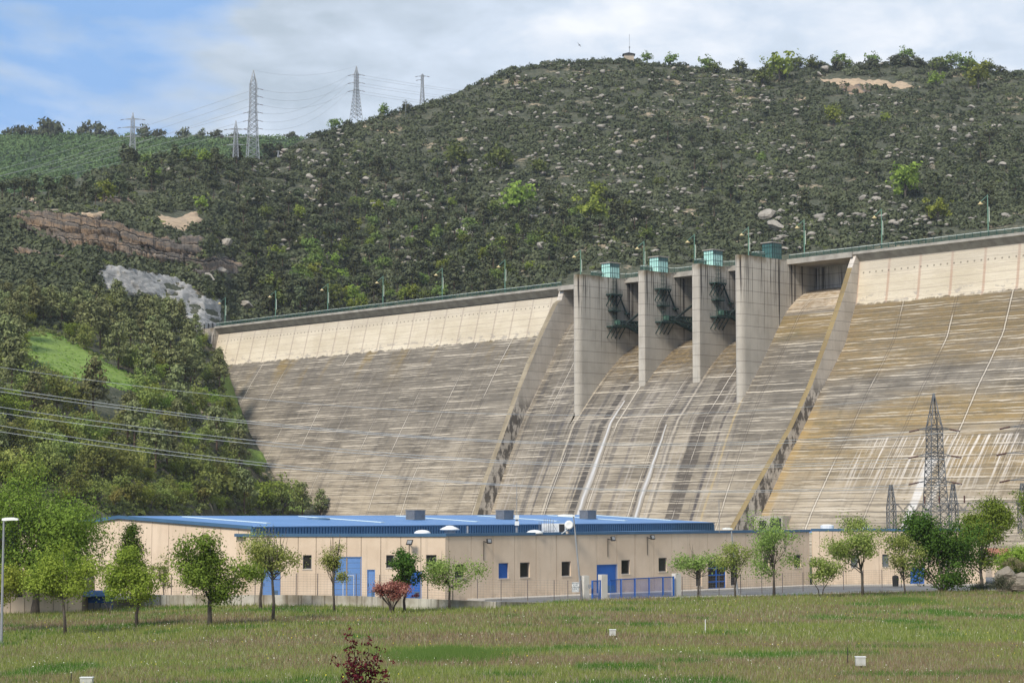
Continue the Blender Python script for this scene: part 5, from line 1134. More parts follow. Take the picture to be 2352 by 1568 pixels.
# street lamps of the yard
M_pole2 = simple('grey_pole', (.30, .31, .32), (.24, .25, .26), .6, .5, .2)
def yard_lamp(base, H, head, lab, lean=(0, 0), hw=1.05):
    b = np.array(base); o = thing('street_lamp', lab, 'street lamp', b, 'street lamps round the yard'); t = b + np.array([lean[0], lean[1], H])
    m = MB(); m.tube([tuple(b), tuple(t)], [.10, .065], 10); m.lathe(b, [(.2, 0), (.2, .06), (.11, .12)], 10); m.build('pole', M_pole2, o)
    d = np.array([head, -.15, 0]); d = d / np.linalg.norm(d); s2 = np.array([-d[1], d[0], 0]); q = t
    P = []; secs = [(-.12, .08, .10, .04), (.15, .17, .16, .06), (hw * .6, .2, .17, .02), (hw, .13, .10, .02)]
    for dd, w2, hh, lo in secs:
        c = q + d * dd; P += [c - s2 * w2 - [0, 0, lo], c + s2 * w2 - [0, 0, lo], c + s2 * w2 * .7 + [0, 0, hh], c - s2 * w2 * .7 + [0, 0, hh]]
    m = MB(); fs = [(3, 2, 1, 0), (12, 13, 14, 15)]
    for i in range(3):
        for j in range(4): fs.append((4 * i + j, 4 * i + (j + 1) % 4, 4 * i + 4 + (j + 1) % 4, 4 * i + 4 + j))
    m.add(P, fs); m.build('lamp_head', M_white, o); return o
b = onground(3, 1478); yard_lamp(b, (1478 - 1196) * b[1] / 4733, 1, 'street lamp at the left picture edge with a white head on a grey pole')
b = atZ(a3(1806, 1222)[0], 1381, 0); yard_lamp(b, (1381 - 1186) * b[1] / 4733, -1, 'street lamp with a white head beside the left gate pillar', (-.75, 0), 1.5)
b = atZ(a4(1320, 1155)[0], 1366, 0); yard_lamp(b, (1366 - 1216) * b[1] / 4733, -1, 'street lamp rising out of the slender trees right of the gate', (-.6, 0), .9)
b = atZ(2176, 1345, 0); yard_lamp(b, (1345 - 1234) * b[1] / 4733, -1, 'street lamp with only its head showing over the dark bushy tree', (0, 0), 1.6)
b = atZ(a3(629, 1195)[0], 1374, 0.0); b = np.array([b[0], b[1], .3]); o = thing('floodlight_pole', 'slim grey pole with one black floodlight behind the retaining wall', 'pole', b); H = (1374 - 1216) * b[1] / 4733
m = MB(); m.tube([tuple(b), (b[0], b[1], b[2] + H)], .09, 8); m.build('pole', M_pole2, o); z = zAt(1255, b[1]); m = MB(); m.obox((b[0] + .12, b[1] - .3, z - .2), (.5, 0, .0), (0, .2, .1), (.12, 0, .42)); m.beam((b[0] - .2, b[1], z - .05), (b[0] + .2, b[1] - .1, z - .05), .08); m.build('floodlight_head', M_dark, o)
# meadow boxes and stakes
M_box = simple('box_plastic', (.50, .50, .46), (.40, .40, .36), 3, .6)
def mbox(px, py, w_, h, lab):
    b = onground(px, py); o = thing('utility_box', lab, 'box', b); m = MB(); m.tube([tuple(b), (b[0], b[1], b[2] + .2)], .05, 8); m.build('stem', M_dark, o)
    m = MB(); m.obox(b + np.array([-w_ / 2, -.1, .12]), (w_, 0, 0), (0, w_ * .7, 0), (0, 0, h)); m.build('body', M_box, o); m = MB(); m.obox(b + np.array([-w_ / 2 - .03, -.13, .12 + h]), (w_ + .06, 0, 0), (0, w_ * .7 + .06, 0), (0, 0, .04)); m.build('lid', M_white, o)
mbox(1407, 1463, .42, .38, 'small pale utility box in the middle of the meadow'); mbox(1977, 1533, .52, .46, 'pale utility box with dark stake in the right foreground grass')
b = onground(198, 1572); mbox(198, 1576, .58, .3, 'pale utility box at the bottom left edge of the picture')
def stake(px, py, h, mat, lab, w_=.05):
    b = onground(px, py); m = MB(); m.tube([tuple(b), (b[0] + .01, b[1], b[2] + h)], [w_ / 2, w_ / 2.4], 6); m.lathe((b[0] + .01, b[1], b[2] + h), [(w_ * .5, 0), (w_ * .2, .04)], 6); tag(m.build('stake', mat, origin=b), lab, 'stake')
stake(1620, 1454, .95, M_white, 'thin white marker stake in the meadow', .07); stake(1947, 1526, .95, M_dark, 'dark stake left of the right foreground utility box'); stake(1393, 1457, .4, M_dark, 'short dark stake left of the middle utility box'); stake(163, 1572, .55, M_dark, 'dark stake at the bottom left beside the utility box'); stake(718, 1432, .62, M_dark, 'dark stake in the grass below the concrete wall')
# tiled hut and container at far right, litter bin
b = atZ(2300, 1345, -.5); o = thing('tiled_house', 'small house with a red clay tile roof glimpsed between trees at the right', 'house', b); Yb = 262; x0, x1 = hx(2276) * Yb, hx(2320) * Yb
m = MB(); m.box((x0, Yb, -1), (x1, Yb + 6, 2.8)); m.build('wall', M_ret if False else M_wallL, o)
m = MB(); m.add([(x0 - .4, Yb - .5, 2.75), (x1 + .4, Yb - .5, 2.75), (x1 + .4, Yb + 3, 3.6), (x0 - .4, Yb + 3, 3.6), (x0 - .4, Yb + 6.5, 2.75), (x1 + .4, Yb + 6.5, 2.75)], [(0, 1, 2, 3), (3, 2, 5, 4)]); m.build('roof', M_tile, o)
m = MB(); m.box((x0 + 1, Yb - .04, 0), (x0 + 2, Yb - .01, 2.1)); m.build('door', M_dark, o)
b = atZ(2057, 1346, .13); m = MB(); m.lathe(b, [(.32, 0), (.36, 1.0), (.30, 1.15), (.05, 1.25)], 12); tag(m.build('litter_bin', M_dark, origin=b), 'black litter bin against the cream wall left of the dark bushy tree', 'bin')

# ------------------------------------------------------------------ vegetation
M_bark = simple('bark', (.12, .10, .08), (.06, .05, .042), 3, .95, sz=.4, bump=.4); M_barkp = simple('pine_bark', (.13, .085, .06), (.07, .05, .038), 2, .95, sz=.3)
M_lf = dict(
 fresh=leafmat('fresh_leaf', (.13, .19, .02), (.36, .44, .08), .35, .12), mid=leafmat('mid_green_leaf', (.085, .13, .02), (.24, .31, .055), .3, .12),
 dark=leafmat('dark_green_leaf', (.035, .075, .014), (.11, .18, .035), .25, .12), soft=leafmat('soft_leaf', (.13, .18, .035), (.38, .44, .13), .35, .12),
 red=leafmat('purple_leaf', (.055, .010, .012), (.16, .035, .032), .25, .1), pink=leafmat('red_cream_leaf', (.14, .018, .018), (.50, .28, .19), .25, .1),
 pine=leafmat('pine_needles', (.095, .11, .042), (.265, .28, .125), .15, .28), slope=leafmat('slope_leaf', (.11, .135, .032), (.30, .33, .10), .3, .3),
 bright=leafmat('bright_leaf', (.12, .175, .025), (.34, .40, .085), .35, .25), yellow=leafmat('yellow_leaf', (.19, .20, .04), (.46, .44, .14), .35, .15), hpine=leafmat('hill_pine', (.046, .056, .030), (.125, .138, .070), .1, .3),
 hbroad=leafmat('hill_broadleaf', (.08, .115, .03), (.215, .26, .075), .25, .3), grey=leafmat('holm_oak', (.048, .058, .034), (.13, .142, .082), .1, .3))

def quads(C, size, rg, elong=1.0, up=.0, aspect=.6, nrm=None, jit=.7):
    """small leaf-clump faces; nrm turns them outwards so a clump shades like a round mass"""
    n = len(C)
    if nrm is None: nn = rg.normal(size=(n, 3))
    else: nn = nrm / (np.linalg.norm(nrm, axis=1)[:, None] + 1e-6) + rg.normal(size=(n, 3)) * jit
    nn /= np.linalg.norm(nn, axis=1)[:, None]; a = rg.normal(size=(n, 3)); a[:, 2] += up * 2; a -= nn * (a * nn).sum(1)[:, None]; a /= np.linalg.norm(a, axis=1)[:, None] + 1e-6; b = np.cross(nn, a)
    s = (size * rg.uniform(.6, 1.25, n))[:, None]; a = a * s * .5 * elong; b = b * s * .5 * aspect
    V = np.stack([C - a, C + b * 1.0 - a * .1, C + a, C - b - a * .1], 1).reshape(-1, 3); return V, np.arange(4 * n).reshape(-1, 4)
def clumps(rg, n, W, Dp, H, zc, shell=.5, noisy=.25):
    d = rg.normal(size=(n, 3)); d /= np.linalg.norm(d, axis=1)[:, None]; r = rg.uniform(0, 1, n) ** shell * (1 + rg.normal(size=n) * noisy * .5)
    return d * r[:, None] * np.array([W / 2, Dp / 2, H / 2]) + np.array([0, 0, zc])
def crown(rg, cl, per, rad, size, elong=1.1, up=0., aspect=.6, flat=.75, H=None):
    n = len(cl) * per; dd = rg.normal(size=(n, 3)); C = np.repeat(cl, per, 0) + dd * rad * np.array([1, 1, flat])
    dd = dd + np.array([0, 0, .5]); dd += (np.repeat(cl, per, 0) - cl.mean(0)) / (np.abs(cl - cl.mean(0)).max() + .1) * .8; cv = np.repeat(rg.uniform(0, .55, len(cl)), per)
    V, Fc = quads(C, size, rg, elong, up, aspect, dd, .45); t = np.clip(cv + rg.uniform(0, .45, n), 0, 1); return V, Fc, np.repeat(t, 4)
def limbs(rg, m, cl, h0, H, r0, n=14, fork=.35, wig=.06):
    """trunk up into the crown with limbs towards clump centres"""
    top = Vector((rg.normal() * .04 * H, rg.normal() * .04 * H, h0 + (H - h0) * .62)); tr = [Vector((0, 0, -.15)), Vector((rg.normal() * wig, rg.normal() * wig, h0 * .5)), Vector((rg.normal() * wig * 1.5, rg.normal() * wig * 1.5, h0)), top]
    m.tube(tr, [r0 * 1.15, r0 * .9, r0 * .75, r0 * .25], 8)
    for i in rg.permutation(len(cl))[:n]:
        e = Vector(cl[i]); f = rg.uniform(0, .75); s = tr[2].lerp(top, f); mid = s.lerp(e, .5) + Vector((0, 0, -abs(rg.normal()) * .04 * H)); m.tube([s, mid, e], [r0 * .36 * (1 - f * .5), r0 * .2, r0 * .05], 5)

# trees standing in and round the meadow: (base px,py), top py, crown left/right px, crown bottom py, look
def meadow_tree(lab, px, py, top, x0, x1, bot, mat, name='tree', ncl=70, per=60, size=.26, trunk=.14, rad=.42, multi=1, shell=.45, bare=0, dist=None, lean=0, thin=1., shape='round', grp='trees planted along the meadow'):
    rg = np.random.default_rng(abs(hash((px, py))) % 99991 if False else int(px * 31 + py * 7))
    b = onground(px, py) if dist is None else atY(px, py, dist); s = b[1] / 4733.0; H = (py - top) * s; h0 = (py - bot) * s; W = (x1 - x0) * s; cx = ((x0 + x1) / 2 - px) * s
    o = thing(name, lab, 'tree' if name == 'tree' else 'shrub', b, grp); Hc = H - h0
    cl = clumps(rg, ncl, W, W * .85, Hc, (H + h0) / 2, shell)
    if shape == 'round':      # several uneven lobes instead of one ball
        nlb = rg.integers(10, 16); W = W * 1.12; lc = clumps(rg, nlb, W * .86, W * .7, Hc * .90, (H + h0) / 2, .42, .2); lr = rg.uniform(.10, .27, nlb) * W; wh = rg.integers(0, nlb, ncl); dd = rg.normal(size=(ncl, 3)); dd /= np.linalg.norm(dd, axis=1)[:, None]
        cl = lc[wh] + dd * (lr[wh] * rg.uniform(.35, 1.05, ncl))[:, None] * np.array([1, .9, .72 * Hc / W * 1.1]); cl[:, 2] = np.clip(cl[:, 2], h0 + .05 * Hc, H)
    if shape == 'cone':
        f = (cl[:, 2] - h0) / Hc; k = np.clip(1.25 - 1.05 * f, .12, 1.2); cl[:, 0] *= k; cl[:, 1] *= k
    if shape == 'vase':
        f = np.clip((cl[:, 2] - h0) / Hc, 0, 1); k = .55 + .6 * f; cl[:, 0] *= k; cl[:, 1] *= k
    # side lobes make the outline uneven
    for q in range(5): i = rg.integers(0, ncl); cl[(np.linalg.norm(cl - cl[i], axis=1) < W * .16)] *= np.array([1.12, 1.1, 1.04])
    cl[:, 0] += cx; size *= .78; per = int(per * 1.55); V, Fc, t = crown(rg, cl, per, rad * .95 * (W / 6) ** .5 * rg.uniform(.9, 1.3), size, .95, 0, .62); keep = rg.uniform(size=len(Fc)) < thin
    tint = np.clip(t, 0, 1)  # leaf tone, drawn at random per clump and per leaf
    idx = np.repeat(keep, 4); V2 = V[idx]; t2 = tint[idx]; F2 = np.arange(len(V2)).reshape(-1, 4)
    npmesh('crown', V2 + b, F2, M_lf[mat], o, colr=t2)
    m = MB()
    if multi > 1:
        for q in range(multi):
            a = rg.uniform(0, 6.28); e = Vector((cx * .5 + math.cos(a) * W * .28, math.sin(a) * W * .2, h0 + Hc * rg.uniform(.15, .5))); md = Vector((math.cos(a) * W * .06, math.sin(a) * .1, h0 * .5)); m.tube([Vector((math.cos(a) * .12, math.sin(a) * .12, -.15)), md, e], [trunk * .8, trunk * .6, trunk * .2], 6)
            for _ in range(3): c = Vector(cl[rg.integers(0, ncl)]); m.tube([e, e.lerp(c, .5), c], [trunk * .2, trunk * .12, .01], 5)
    else: limbs(rg, m, cl, h0 * .97, H, trunk, 26)
    for q in range(bare):
        a = rg.uniform(0, 6.28); s0 = Vector((cx + math.cos(a) * W * .1, math.sin(a) * W * .1, H * .7)); e = Vector((cx + math.cos(a) * W * rg.uniform(.05, .3), math.sin(a) * W * .2, H * rg.uniform(1.0, 1.14))); m.tube([s0, s0.lerp(e, .5) + Vector((rg.normal() * .1, 0, 0)), e], [.035, .02, .008], 4)
    v = [tuple(np.array(p) + b) for p in m.v]; npmesh('trunk', v, m.f, M_bark, o, True); return o
MT = [
 ('very tall dark tree at the far left, its crown reaching high above the building', 80, 1411, 1082, -75, 236, 1372, 'mid', dict(ncl=260, per=85, size=.34, trunk=.42, rad=.9)),
 ('light green young tree at the left picture edge beside the lamp post', -12, 1452, 1292, -60, 55, 1385, 'fresh', dict(ncl=60, per=60, trunk=.09)),
 ('round light green young tree in front of the tall dark tree', 150, 1459, 1262, 66, 214, 1384, 'fresh', dict(ncl=80, per=75, trunk=.12)),
 ('dark green pointed tree rising behind the second young tree, against the gable', 302, 1397, 1198, 262, 338, 1330, 'dark', dict(ncl=70, per=60, trunk=.14, shape='cone')),
 ('round fresh green tree in front of the gable end', 314, 1439, 1268, 228, 366, 1380, 'fresh', dict(ncl=85, per=75, trunk=.14)),
 ('very thin pale green upright sapling against the low concrete wall', 374, 1389, 1270, 357, 396, 1384, 'soft', dict(ncl=34, per=30, trunk=.05, size=.22, rad=.3)),
 ('small bushy sapling in the grass before the blue dock', 250, 1410, 1338, 228, 272, 1392, 'mid', dict(ncl=22, per=40, trunk=.05, size=.2, rad=.3, multi=3)),
 ('dense dark round tree with a stout dark trunk left of the building corner', 482, 1437, 1230, 408, 567, 1385, 'mid', dict(ncl=110, per=85, trunk=.19, size=.27)),
 ('sparse yellow-green tree with bare twigs, the left one of the pair by the building corner', 599, 1400, 1228, 548, 655, 1348, 'soft', dict(ncl=55, per=34, trunk=.14, bare=14, size=.24)),
 ('sparse yellow-green tree with bare twigs, the right one of the pair by the building corner', 627, 1425, 1240, 562, 683, 1336, 'soft', dict(ncl=55, per=38, trunk=.13, bare=12, size=.24)),
 ('narrow upright thin tree in front of the pale blue garage door', 768, 1406, 1244, 731, 798, 1346, 'soft', dict(ncl=45, per=42, trunk=.11, bare=6, size=.22)),
 ('dark green lopsided tree behind the purple bush', 930, 1405, 1256, 888, 972, 1352, 'dark', dict(ncl=46, per=60, trunk=.12, size=.28)),
 ('small spreading light green tree left of the slim floodlight pole', 1032, 1400, 1276, 972, 1087, 1352, 'soft', dict(ncl=50, per=52, trunk=.11, bare=3, size=.24)),
 ('sparse small tree just right of the gate, leaning branches', 1604, 1370, 1258, 1544, 1640, 1332, 'soft', dict(ncl=44, per=32, trunk=.11, bare=3, size=.27, shell=.35)),
 ('sparse slender tree in front of the blue glazed door', 1690, 1373, 1236, 1640, 1726, 1330, 'soft', dict(ncl=50, per=32, trunk=.10, size=.27)),
 ('tall open crowned tree right of the glazed door', 1778, 1366, 1178, 1702, 1826, 1326, 'soft', dict(ncl=75, per=44, trunk=.14, size=.27, shell=.38)),
 ('small twin stemmed tree between two taller ones on the right', 1885, 1371, 1262, 1834, 1932, 1336, 'soft', dict(ncl=50, per=40, trunk=.08, multi=2, size=.26)),
 ('large open green tree in front of the right wing windows', 1982, 1369, 1180, 1880, 2016, 1316, 'soft', dict(ncl=90, per=55, trunk=.14, size=.27, shell=.42)),
 ('sparse tree with slanting trunk left of the dark bushy tree', 2078, 1365, 1208, 2034, 2112, 1340, 'soft', dict(ncl=48, per=34, trunk=.10, size=.26)),
 ('dense dark many-stemmed bushy tree on the right', 2166, 1358, 1188, 2058, 2256, 1338, 'dark', dict(ncl=150, per=90, trunk=.16, size=.34, multi=9, rad=.55)),
 ('tall bright green tree rising behind the dark bushy tree', 2254, 1352, 1152, 2172, 2316, 1320, 'mid', dict(ncl=130, per=75, trunk=.22, size=.32, rad=.55, dist=222)),
 ('yellow-green rounded tree at the right picture edge', 2378, 1352, 1246, 2300, 2450, 1336, 'fresh', dict(ncl=100, per=80, trunk=.2, size=.3, dist=210)),
 ('green tree top at the right edge above the yellow-green tree', 2384, 1345, 1112, 2326, 2440, 1250, 'mid', dict(ncl=70, per=60, trunk=.2, size=.34, dist=240)),
]
for lab, px, py, top, x0, x1, bot, mat, kw in MT: meadow_tree(lab, px, py, top, x0, x1, bot, mat, **kw)
meadow_tree('rounded purple and cream leaved bush with fanned stems in front of the wall', 900, 1407, 1338, 852, 946, 1374, 'pink', name='bush', ncl=60, per=70, size=.2, trunk=.085, multi=14, rad=.28, grp=None)
meadow_tree('small low purple leaved clump right of the round purple bush', 950, 1394, 1366, 940, 962, 1386, 'red', name='bush', ncl=10, per=40, size=.16, trunk=.02, multi=2, rad=.2, grp=None)
# purple plum whose top reaches into the bottom of the picture, standing near the camera
rg = np.random.default_rng(5); Y = 58.; b = atY(830, 1172 + (8.4 + .2) * 4733 / Y, Y); o = thing('plum_tree', 'dark purple leaved young plum top at the bottom of the picture', 'tree', b); cl = []; m = MB(); s = Y / 4733
for (x0, y0, x1, y1, nn) in ((828, 1600, 806, 1442, 34), (836, 1600, 848, 1470, 30), (842, 1620, 868, 1480, 26), (820, 1620, 790, 1490, 26), (850, 1640, 892, 1520, 22), (826, 1630, 778, 1508, 22), (834, 1640, 830, 1500, 30), (838, 1650, 878, 1545, 26), (822, 1650, 800, 1530, 26), (812, 1660, 770, 1590, 14), (860, 1660, 905, 1590, 14)):
    P0 = atY(x0, y0, Y + rg.normal() * .2); P1 = atY(x1, y1, Y + rg.normal() * .5); m.tube([tuple(P0), tuple((P0 + P1) / 2 + [0, 0, -.02]), tuple(P1)], [.02, .012, .005], 5)
    for i in range(nn): f = rg.uniform(.12, 1); cl.append(P0 + (P1 - P0) * f + rg.normal(size=3) * [.09, .09, .03])
m.tube([tuple(b), tuple(atY(832, 1600, Y))], [.07, .03], 8); m.build('trunk', M_bark, o)
cl = np.array(cl); V, Fc, t = crown(rg, cl, 6, .05, .105, 1.2, .1, .55); npmesh('crown', V, Fc, M_lf['red'], o, colr=t)
# boulders with dry brush at the right edge
M_rock = rockmat('field_rock', (.22, .19, .15), (.32, .28, .22), (.12, .11, .10))
def boulder_mesh(seed, n=2):
    import bmesh
    bm = bmesh.new(); bmesh.ops.create_icosphere(bm, subdivisions=n, radius=1); rr = random.Random(seed); pl = [(Vector((rr.gauss(0, 1), rr.gauss(0, 1), rr.gauss(0, .8))).normalized(), rr.uniform(.45, .85)) for _ in range(11)]
    for v in bm.verts:
        for nrm, dd in pl:
            e = v.co.dot(nrm) - dd
            if e > 0: v.co -= nrm * e
        v.co += Vector((rr.uniform(-.03, .03),) * 3)
    V = [tuple(v.co) for v in bm.verts]; Fc = [tuple(v.index for v in f.verts) for f in bm.faces]; bm.free(); return V, Fc
for i, (px, py, wd, hh, lab) in enumerate(((2312, 1352, 2.6, 3.0, 'big weathered boulder under dry grass at the right edge, the left one'), (2345, 1356, 3.0, 2.8, 'big weathered boulder under dry grass at the right edge, the right one'))):
    b = atY(px, py, 205); V, Fc = boulder_mesh(70 + i, 3); V = np.array(V) * [wd / 2, 1.3, hh / 2] + b + [0, 0, hh * .3]; tag(npmesh('boulder', V, Fc, M_rock, origin=b), lab, 'boulder')
rg = np.random.default_rng(9)
for px, py, Y, W_, H_, lab in ((2300, 1352, 202, 2.6, 1.6, 'grey-green brush at the foot of the right edge boulders'), (2340, 1306, 207, 4.2, 1.3, 'dry straw coloured brush on top of the right edge boulders'), (2255, 1356, 212, 3.0, .9, 'low green brush at the foot of the tall bright green tree')):
    b = atY(px, py, Y); cl = clumps(rg, 40, W_, 1.5, H_, H_ * .4, .6); V, Fc, t = crown(rg, cl, 40, .2, .16, 1.6, .5, .3)
    tag(npmesh('brush', V + b, Fc, M_lf['grey'] if 'green' in lab else leafmat('dry_brush', (.12, .10, .05), (.26, .22, .13), .2), origin=b, colr=t), lab, 'shrub')

# ---------- grass of the meadow
def zonev(x, y): return fbm(x / 34., y / 9., 4, 23)
def blades(n, yl, yh, hmin, hmax, wd, seed, colf):
    rg = np.random.default_rng(seed); y = rg.uniform(yl, yh, n); x = rg.uniform(-.33, .33, n) * y
    rim = np.interp(x, [p[0] for p in RIM], [p[1] for p in RIM]); ok = y < rim - .3; x, y = x[ok], y[ok]; n = len(x); z = gz(x, y); h = rg.uniform(hmin, hmax, n); a = rg.uniform(0, 3.14, n); lean = rg.normal(size=(n, 2)) * .3 * h[:, None]
    dx, dy = np.cos(a) * wd / 2, np.sin(a) * wd / 2
    V = np.stack([np.stack([x - dx, y - dy, z - .02], 1), np.stack([x + dx, y + dy, z - .02], 1), np.stack([x + lean[:, 0], y + lean[:, 1], z + h], 1)], 1).reshape(-1, 3); c = colf(x, y, rg); c = np.repeat(c, 3, 0); return V, np.arange(3 * n).reshape(-1, 3), c
def gcol(x, y, rg):
    zf = zonev(x, y) + rg.normal(size=len(x)) * .05 + np.clip((y - 165) / 60, 0, .06) * (x > 0); q = .85 * np.clip((zf - .475) / .07, 0, 1)[:, None]; q = q * (rg.uniform(size=(len(x), 1)) < .8)
    patch_ = np.clip((vn(x / 5., y / 3., 77) - .70) / .1, 0, 1)[:, None]
    g1 = np.array([.155, .205, .045]); g2 = np.array([.28, .305, .09]); br = np.array([.31, .22, .15]); br2 = np.array([.215, .14, .095]); lush = np.array([.085, .175, .03])
    u = rg.uniform(size=(len(x), 1)); g = g1 * (1 - u) + g2 * u; b_ = br * u + br2 * (1 - u); c = g * (1 - q) + b_ * q; c = c * (1 - patch_) + lush * patch_; st = rg.uniform(size=(len(x), 1)) < .07; c = np.where(st, np.array([.42, .38, .26]), c)
    return np.concatenate([c, np.ones((len(x), 1))], 1)
M_grass, t_, o_ = newmat('grass_blades'); k_ = NT(t_); at_ = k_.n('ShaderNodeAttribute', attribute_name='Col'); d_ = k_.n('ShaderNodeBsdfDiffuse'); tr_ = k_.n('ShaderNodeBsdfTranslucent'); mx_ = k_.n('ShaderNodeMixShader')
k_.l(at_.outputs['Color'], d_.inputs[0]); k_.l(at_.outputs['Color'], tr_.inputs[0]); mx_.inputs[0].default_value = .3; k_.l(d_.outputs[0], mx_.inputs[1]); k_.l(tr_.outputs[0], mx_.inputs[2]); k_.l(mx_.outputs[0], o_.inputs[0])
Vs = []; Fs = []; Cs = []; off = 0
for a in ((188000, 90, 135, .12, .38, .035, 1, gcol), (214000, 135, 216, .14, .42, .055, 2, gcol), (20000, 40, 90, .12, .35, .03, 3, gcol)):
    V, Fc, c = blades(*a); Vs.append(V); Fs.append(Fc + off); Cs.append(c); off += len(V)
tag(npmesh('grass', np.concatenate(Vs), np.concatenate(Fs), M_grass, colr=np.concatenate(Cs)), 'long mixed green and reddish brown meadow grass', 'grass', kind='stuff')
def flowers(n, colr_, name, lab, seed, ylo, thr, size):
    rg = np.random.default_rng(seed); y = rg.uniform(ylo, 200, n * 4); x = rg.uniform(-.26, .26, n * 4) * y; rim = np.interp(x, [p[0] for p in RIM], [p[1] for p in RIM])
    ok = (y < rim - 1) & (vn(x / 7., y / 3., seed) > thr); x, y = x[ok][:n], y[ok][:n]; P = np.stack([x, y, gz(x, y) + rg.uniform(.2, .36, len(x))], 1); V, Fc = quads(P, size, rg, 1, 0, 1.); mt, t2, o2 = newmat(name); NT(t2).bsdf(colr_, .8, 0, o2)
    tag(npmesh(name, V, Fc, mt), lab, 'flowers', kind='stuff')
flowers(1000, (.75, .73, .62), 'daisies', 'tiny white daisies scattered through the meadow', 41, 95, .58, .06); flowers(550, (.62, .50, .03), 'dandelions', 'tiny yellow flowers scattered through the meadow', 51, 95, .58, .07)
# taller rank tufts
rg = np.random.default_rng(77)
for i, (px, py, wp, hp, n, lab) in enumerate(((1020, 1508, 240, 22, 5000, 'patch of taller dark green grass below the middle of the meadow'), (2080, 1384, 120, 8, 1500, 'lush green fringe at the foot of the right hand trees'))):
    b = onground(px, py); s = b[1] / 4733; x = b[0] + rg.normal(size=n) * wp * s * .26; y = b[1] + rg.normal(size=n) * 2.2 + np.sin(x * 1.3) * .8; z = gz(x, y); h = rg.uniform(.25, .55, n); V = np.stack([np.stack([x - .03, y, z - .02], 1), np.stack([x + .03, y, z - .02], 1), np.stack([x + rg.normal(size=n) * .15, y, z + h], 1)], 1).reshape(-1, 3)
    u = rg.uniform(size=(n, 1)); c = np.array([.085, .155, .03]) * u + np.array([.15, .22, .06]) * (1 - u); c = np.repeat(np.concatenate([c, np.ones((n, 1))], 1), 3, 0); tag(npmesh('tall_grass', V, np.arange(3 * n).reshape(-1, 3), M_grass, colr=c), lab, 'grass', kind='stuff')

# ---------- prototypes for slope and hill trees (unit meshes, scaled per tree)
def proto(kind, seed, n, size, mat):
    rg = np.random.default_rng(seed); m = MB()
    if kind == 'pine':      # tall rounded pine, foliage in tiers
        cl = []
        for i in range(46): f = rg.uniform(.0, 1) ** .8; r = (1 - f) ** .6 * 2.6 * (.75 + .5 * rg.uniform()) + .25; a = rg.uniform(0, 6.28); cl.append((math.cos(a) * r * rg.uniform(.5, 1), math.sin(a) * r * rg.uniform(.5, 1), 2.2 + f * 7.2))
        cl = np.array(cl); V, Fc, t = crown(rg, cl, n // 46, .50, size, 1.15, .2, .6, .6); m.tube([(0, 0, -1), (.1, 0, 4), (0, .1, 8.6)], [.22, .16, .05], 6)
        for i in range(10): c = cl[i]; m.tube([(0, 0, max(1.5, c[2] - .8)), tuple(c)], [.07, .02], 4)
    elif kind == 'umbrella':
        cl = clumps(rg, 30, 7, 6, 2.6, 6.6, .5); V, Fc, t = crown(rg, cl, n // 30, .55, size, 1.2, .2, .4, .6); m.tube([(0, 0, -1), (.3, 0, 3), (.1, .1, 6.5)], [.22, .17, .08], 6)
        for i in range(9): m.tube([(.2, 0, 4.5), tuple(cl[i])], [.1, .03], 4)
    elif kind == 'broad':
        cl = clumps(rg, 40, 6.4, 6, 5.4, 4.2, .45, .5); V, Fc, t = crown(rg, cl, n // 40, .55, size, 1., 0, .7, .7); m.tube([(0, 0, -1), (.1, .1, 4)], [.25, .12], 6)
        for i in range(8): m.tube([(.05, 0, 1.8), tuple(cl[i])], [.1, .03], 4)
    elif kind == 'bush':
        cl = clumps(rg, 24, 6, 5.4, 3.6, 1.5, .5, .3); V, Fc, t = crown(rg, cl, n // 24, .5, size, 1.1, .1, .6, .6); m.tube([(0, 0, -1), (0, 0, 1.5)], [.2, .1], 5)
    return npmesh('crown', V, Fc, M_lf[mat], colr=t, link=False), npmesh('trunk', m.v, m.f, M_barkp if kind in ('pine', 'umbrella') else M_bark, link=False)
def place(pr, name, cat, lab, P, sc_, rz, grp, squash=1.0):
    o = thing(name, lab, cat, P, grp); o.scale = (sc_, sc_, sc_ * squash); o.rotation_euler = (0, 0, rz)
    for nm, me in zip(('crown', 'trunk'), pr): c = bpy.data.objects.new(nm, me); col.objects.link(c); c.parent = o
    return o
NS = 1350
P_sp = [proto('pine', 100 + i, NS, .60, 'pine') for i in range(5)]; P_sb = [proto('broad', 120 + i, NS, .50, 'slope') for i in range(3)]
P_sbr = [proto('broad', 130 + i, NS, .50, 'bright') for i in range(2)]; P_sy = [proto('broad', 140, NS, .50, 'yellow')]
P_hp = [proto('pine', 150 + i, 460, 1.05, 'hpine') for i in range(3)] + [proto('umbrella', 155 + i, 460, 1.0, 'hpine') for i in range(2)]
P_hb = [proto('broad', 160 + i, 480, .95, 'hbroad') for i in range(3)]; P_hbr = [proto('broad', 170 + i, 480, .95, 'bright') for i in range(2)]; P_hg = [proto('bush', 180 + i, 480, .95, 'grey') for i in range(3)]
ORD = ['leftmost', 'second from left', 'third from left'] + ['%d%s from left' % (i, {1: 'st', 2: 'nd', 3: 'rd'}.get(i % 10, 'th') if i > 20 else 'th') for i in range(4, 99)]
def spread_(n, X, Yr, seed, mind, test=None):
    rr = random.Random(seed); pts = []; tries = 0
    while len(pts) < n and tries < n * 60:
        tries += 1; x, y = rr.uniform(*X), rr.uniform(*Yr)
        if test and not test(x, y): continue
        if all((x - a) ** 2 + ((y - b_) * 1.4) ** 2 > mind ** 2 for a, b_ in pts): pts.append((x, y))
    return sorted(pts)
GR = [(60, 785), (110, 780), (190, 808), (290, 868), (330, 890), (330, 902), (250, 896), (160, 872), (100, 846), (60, 815)]
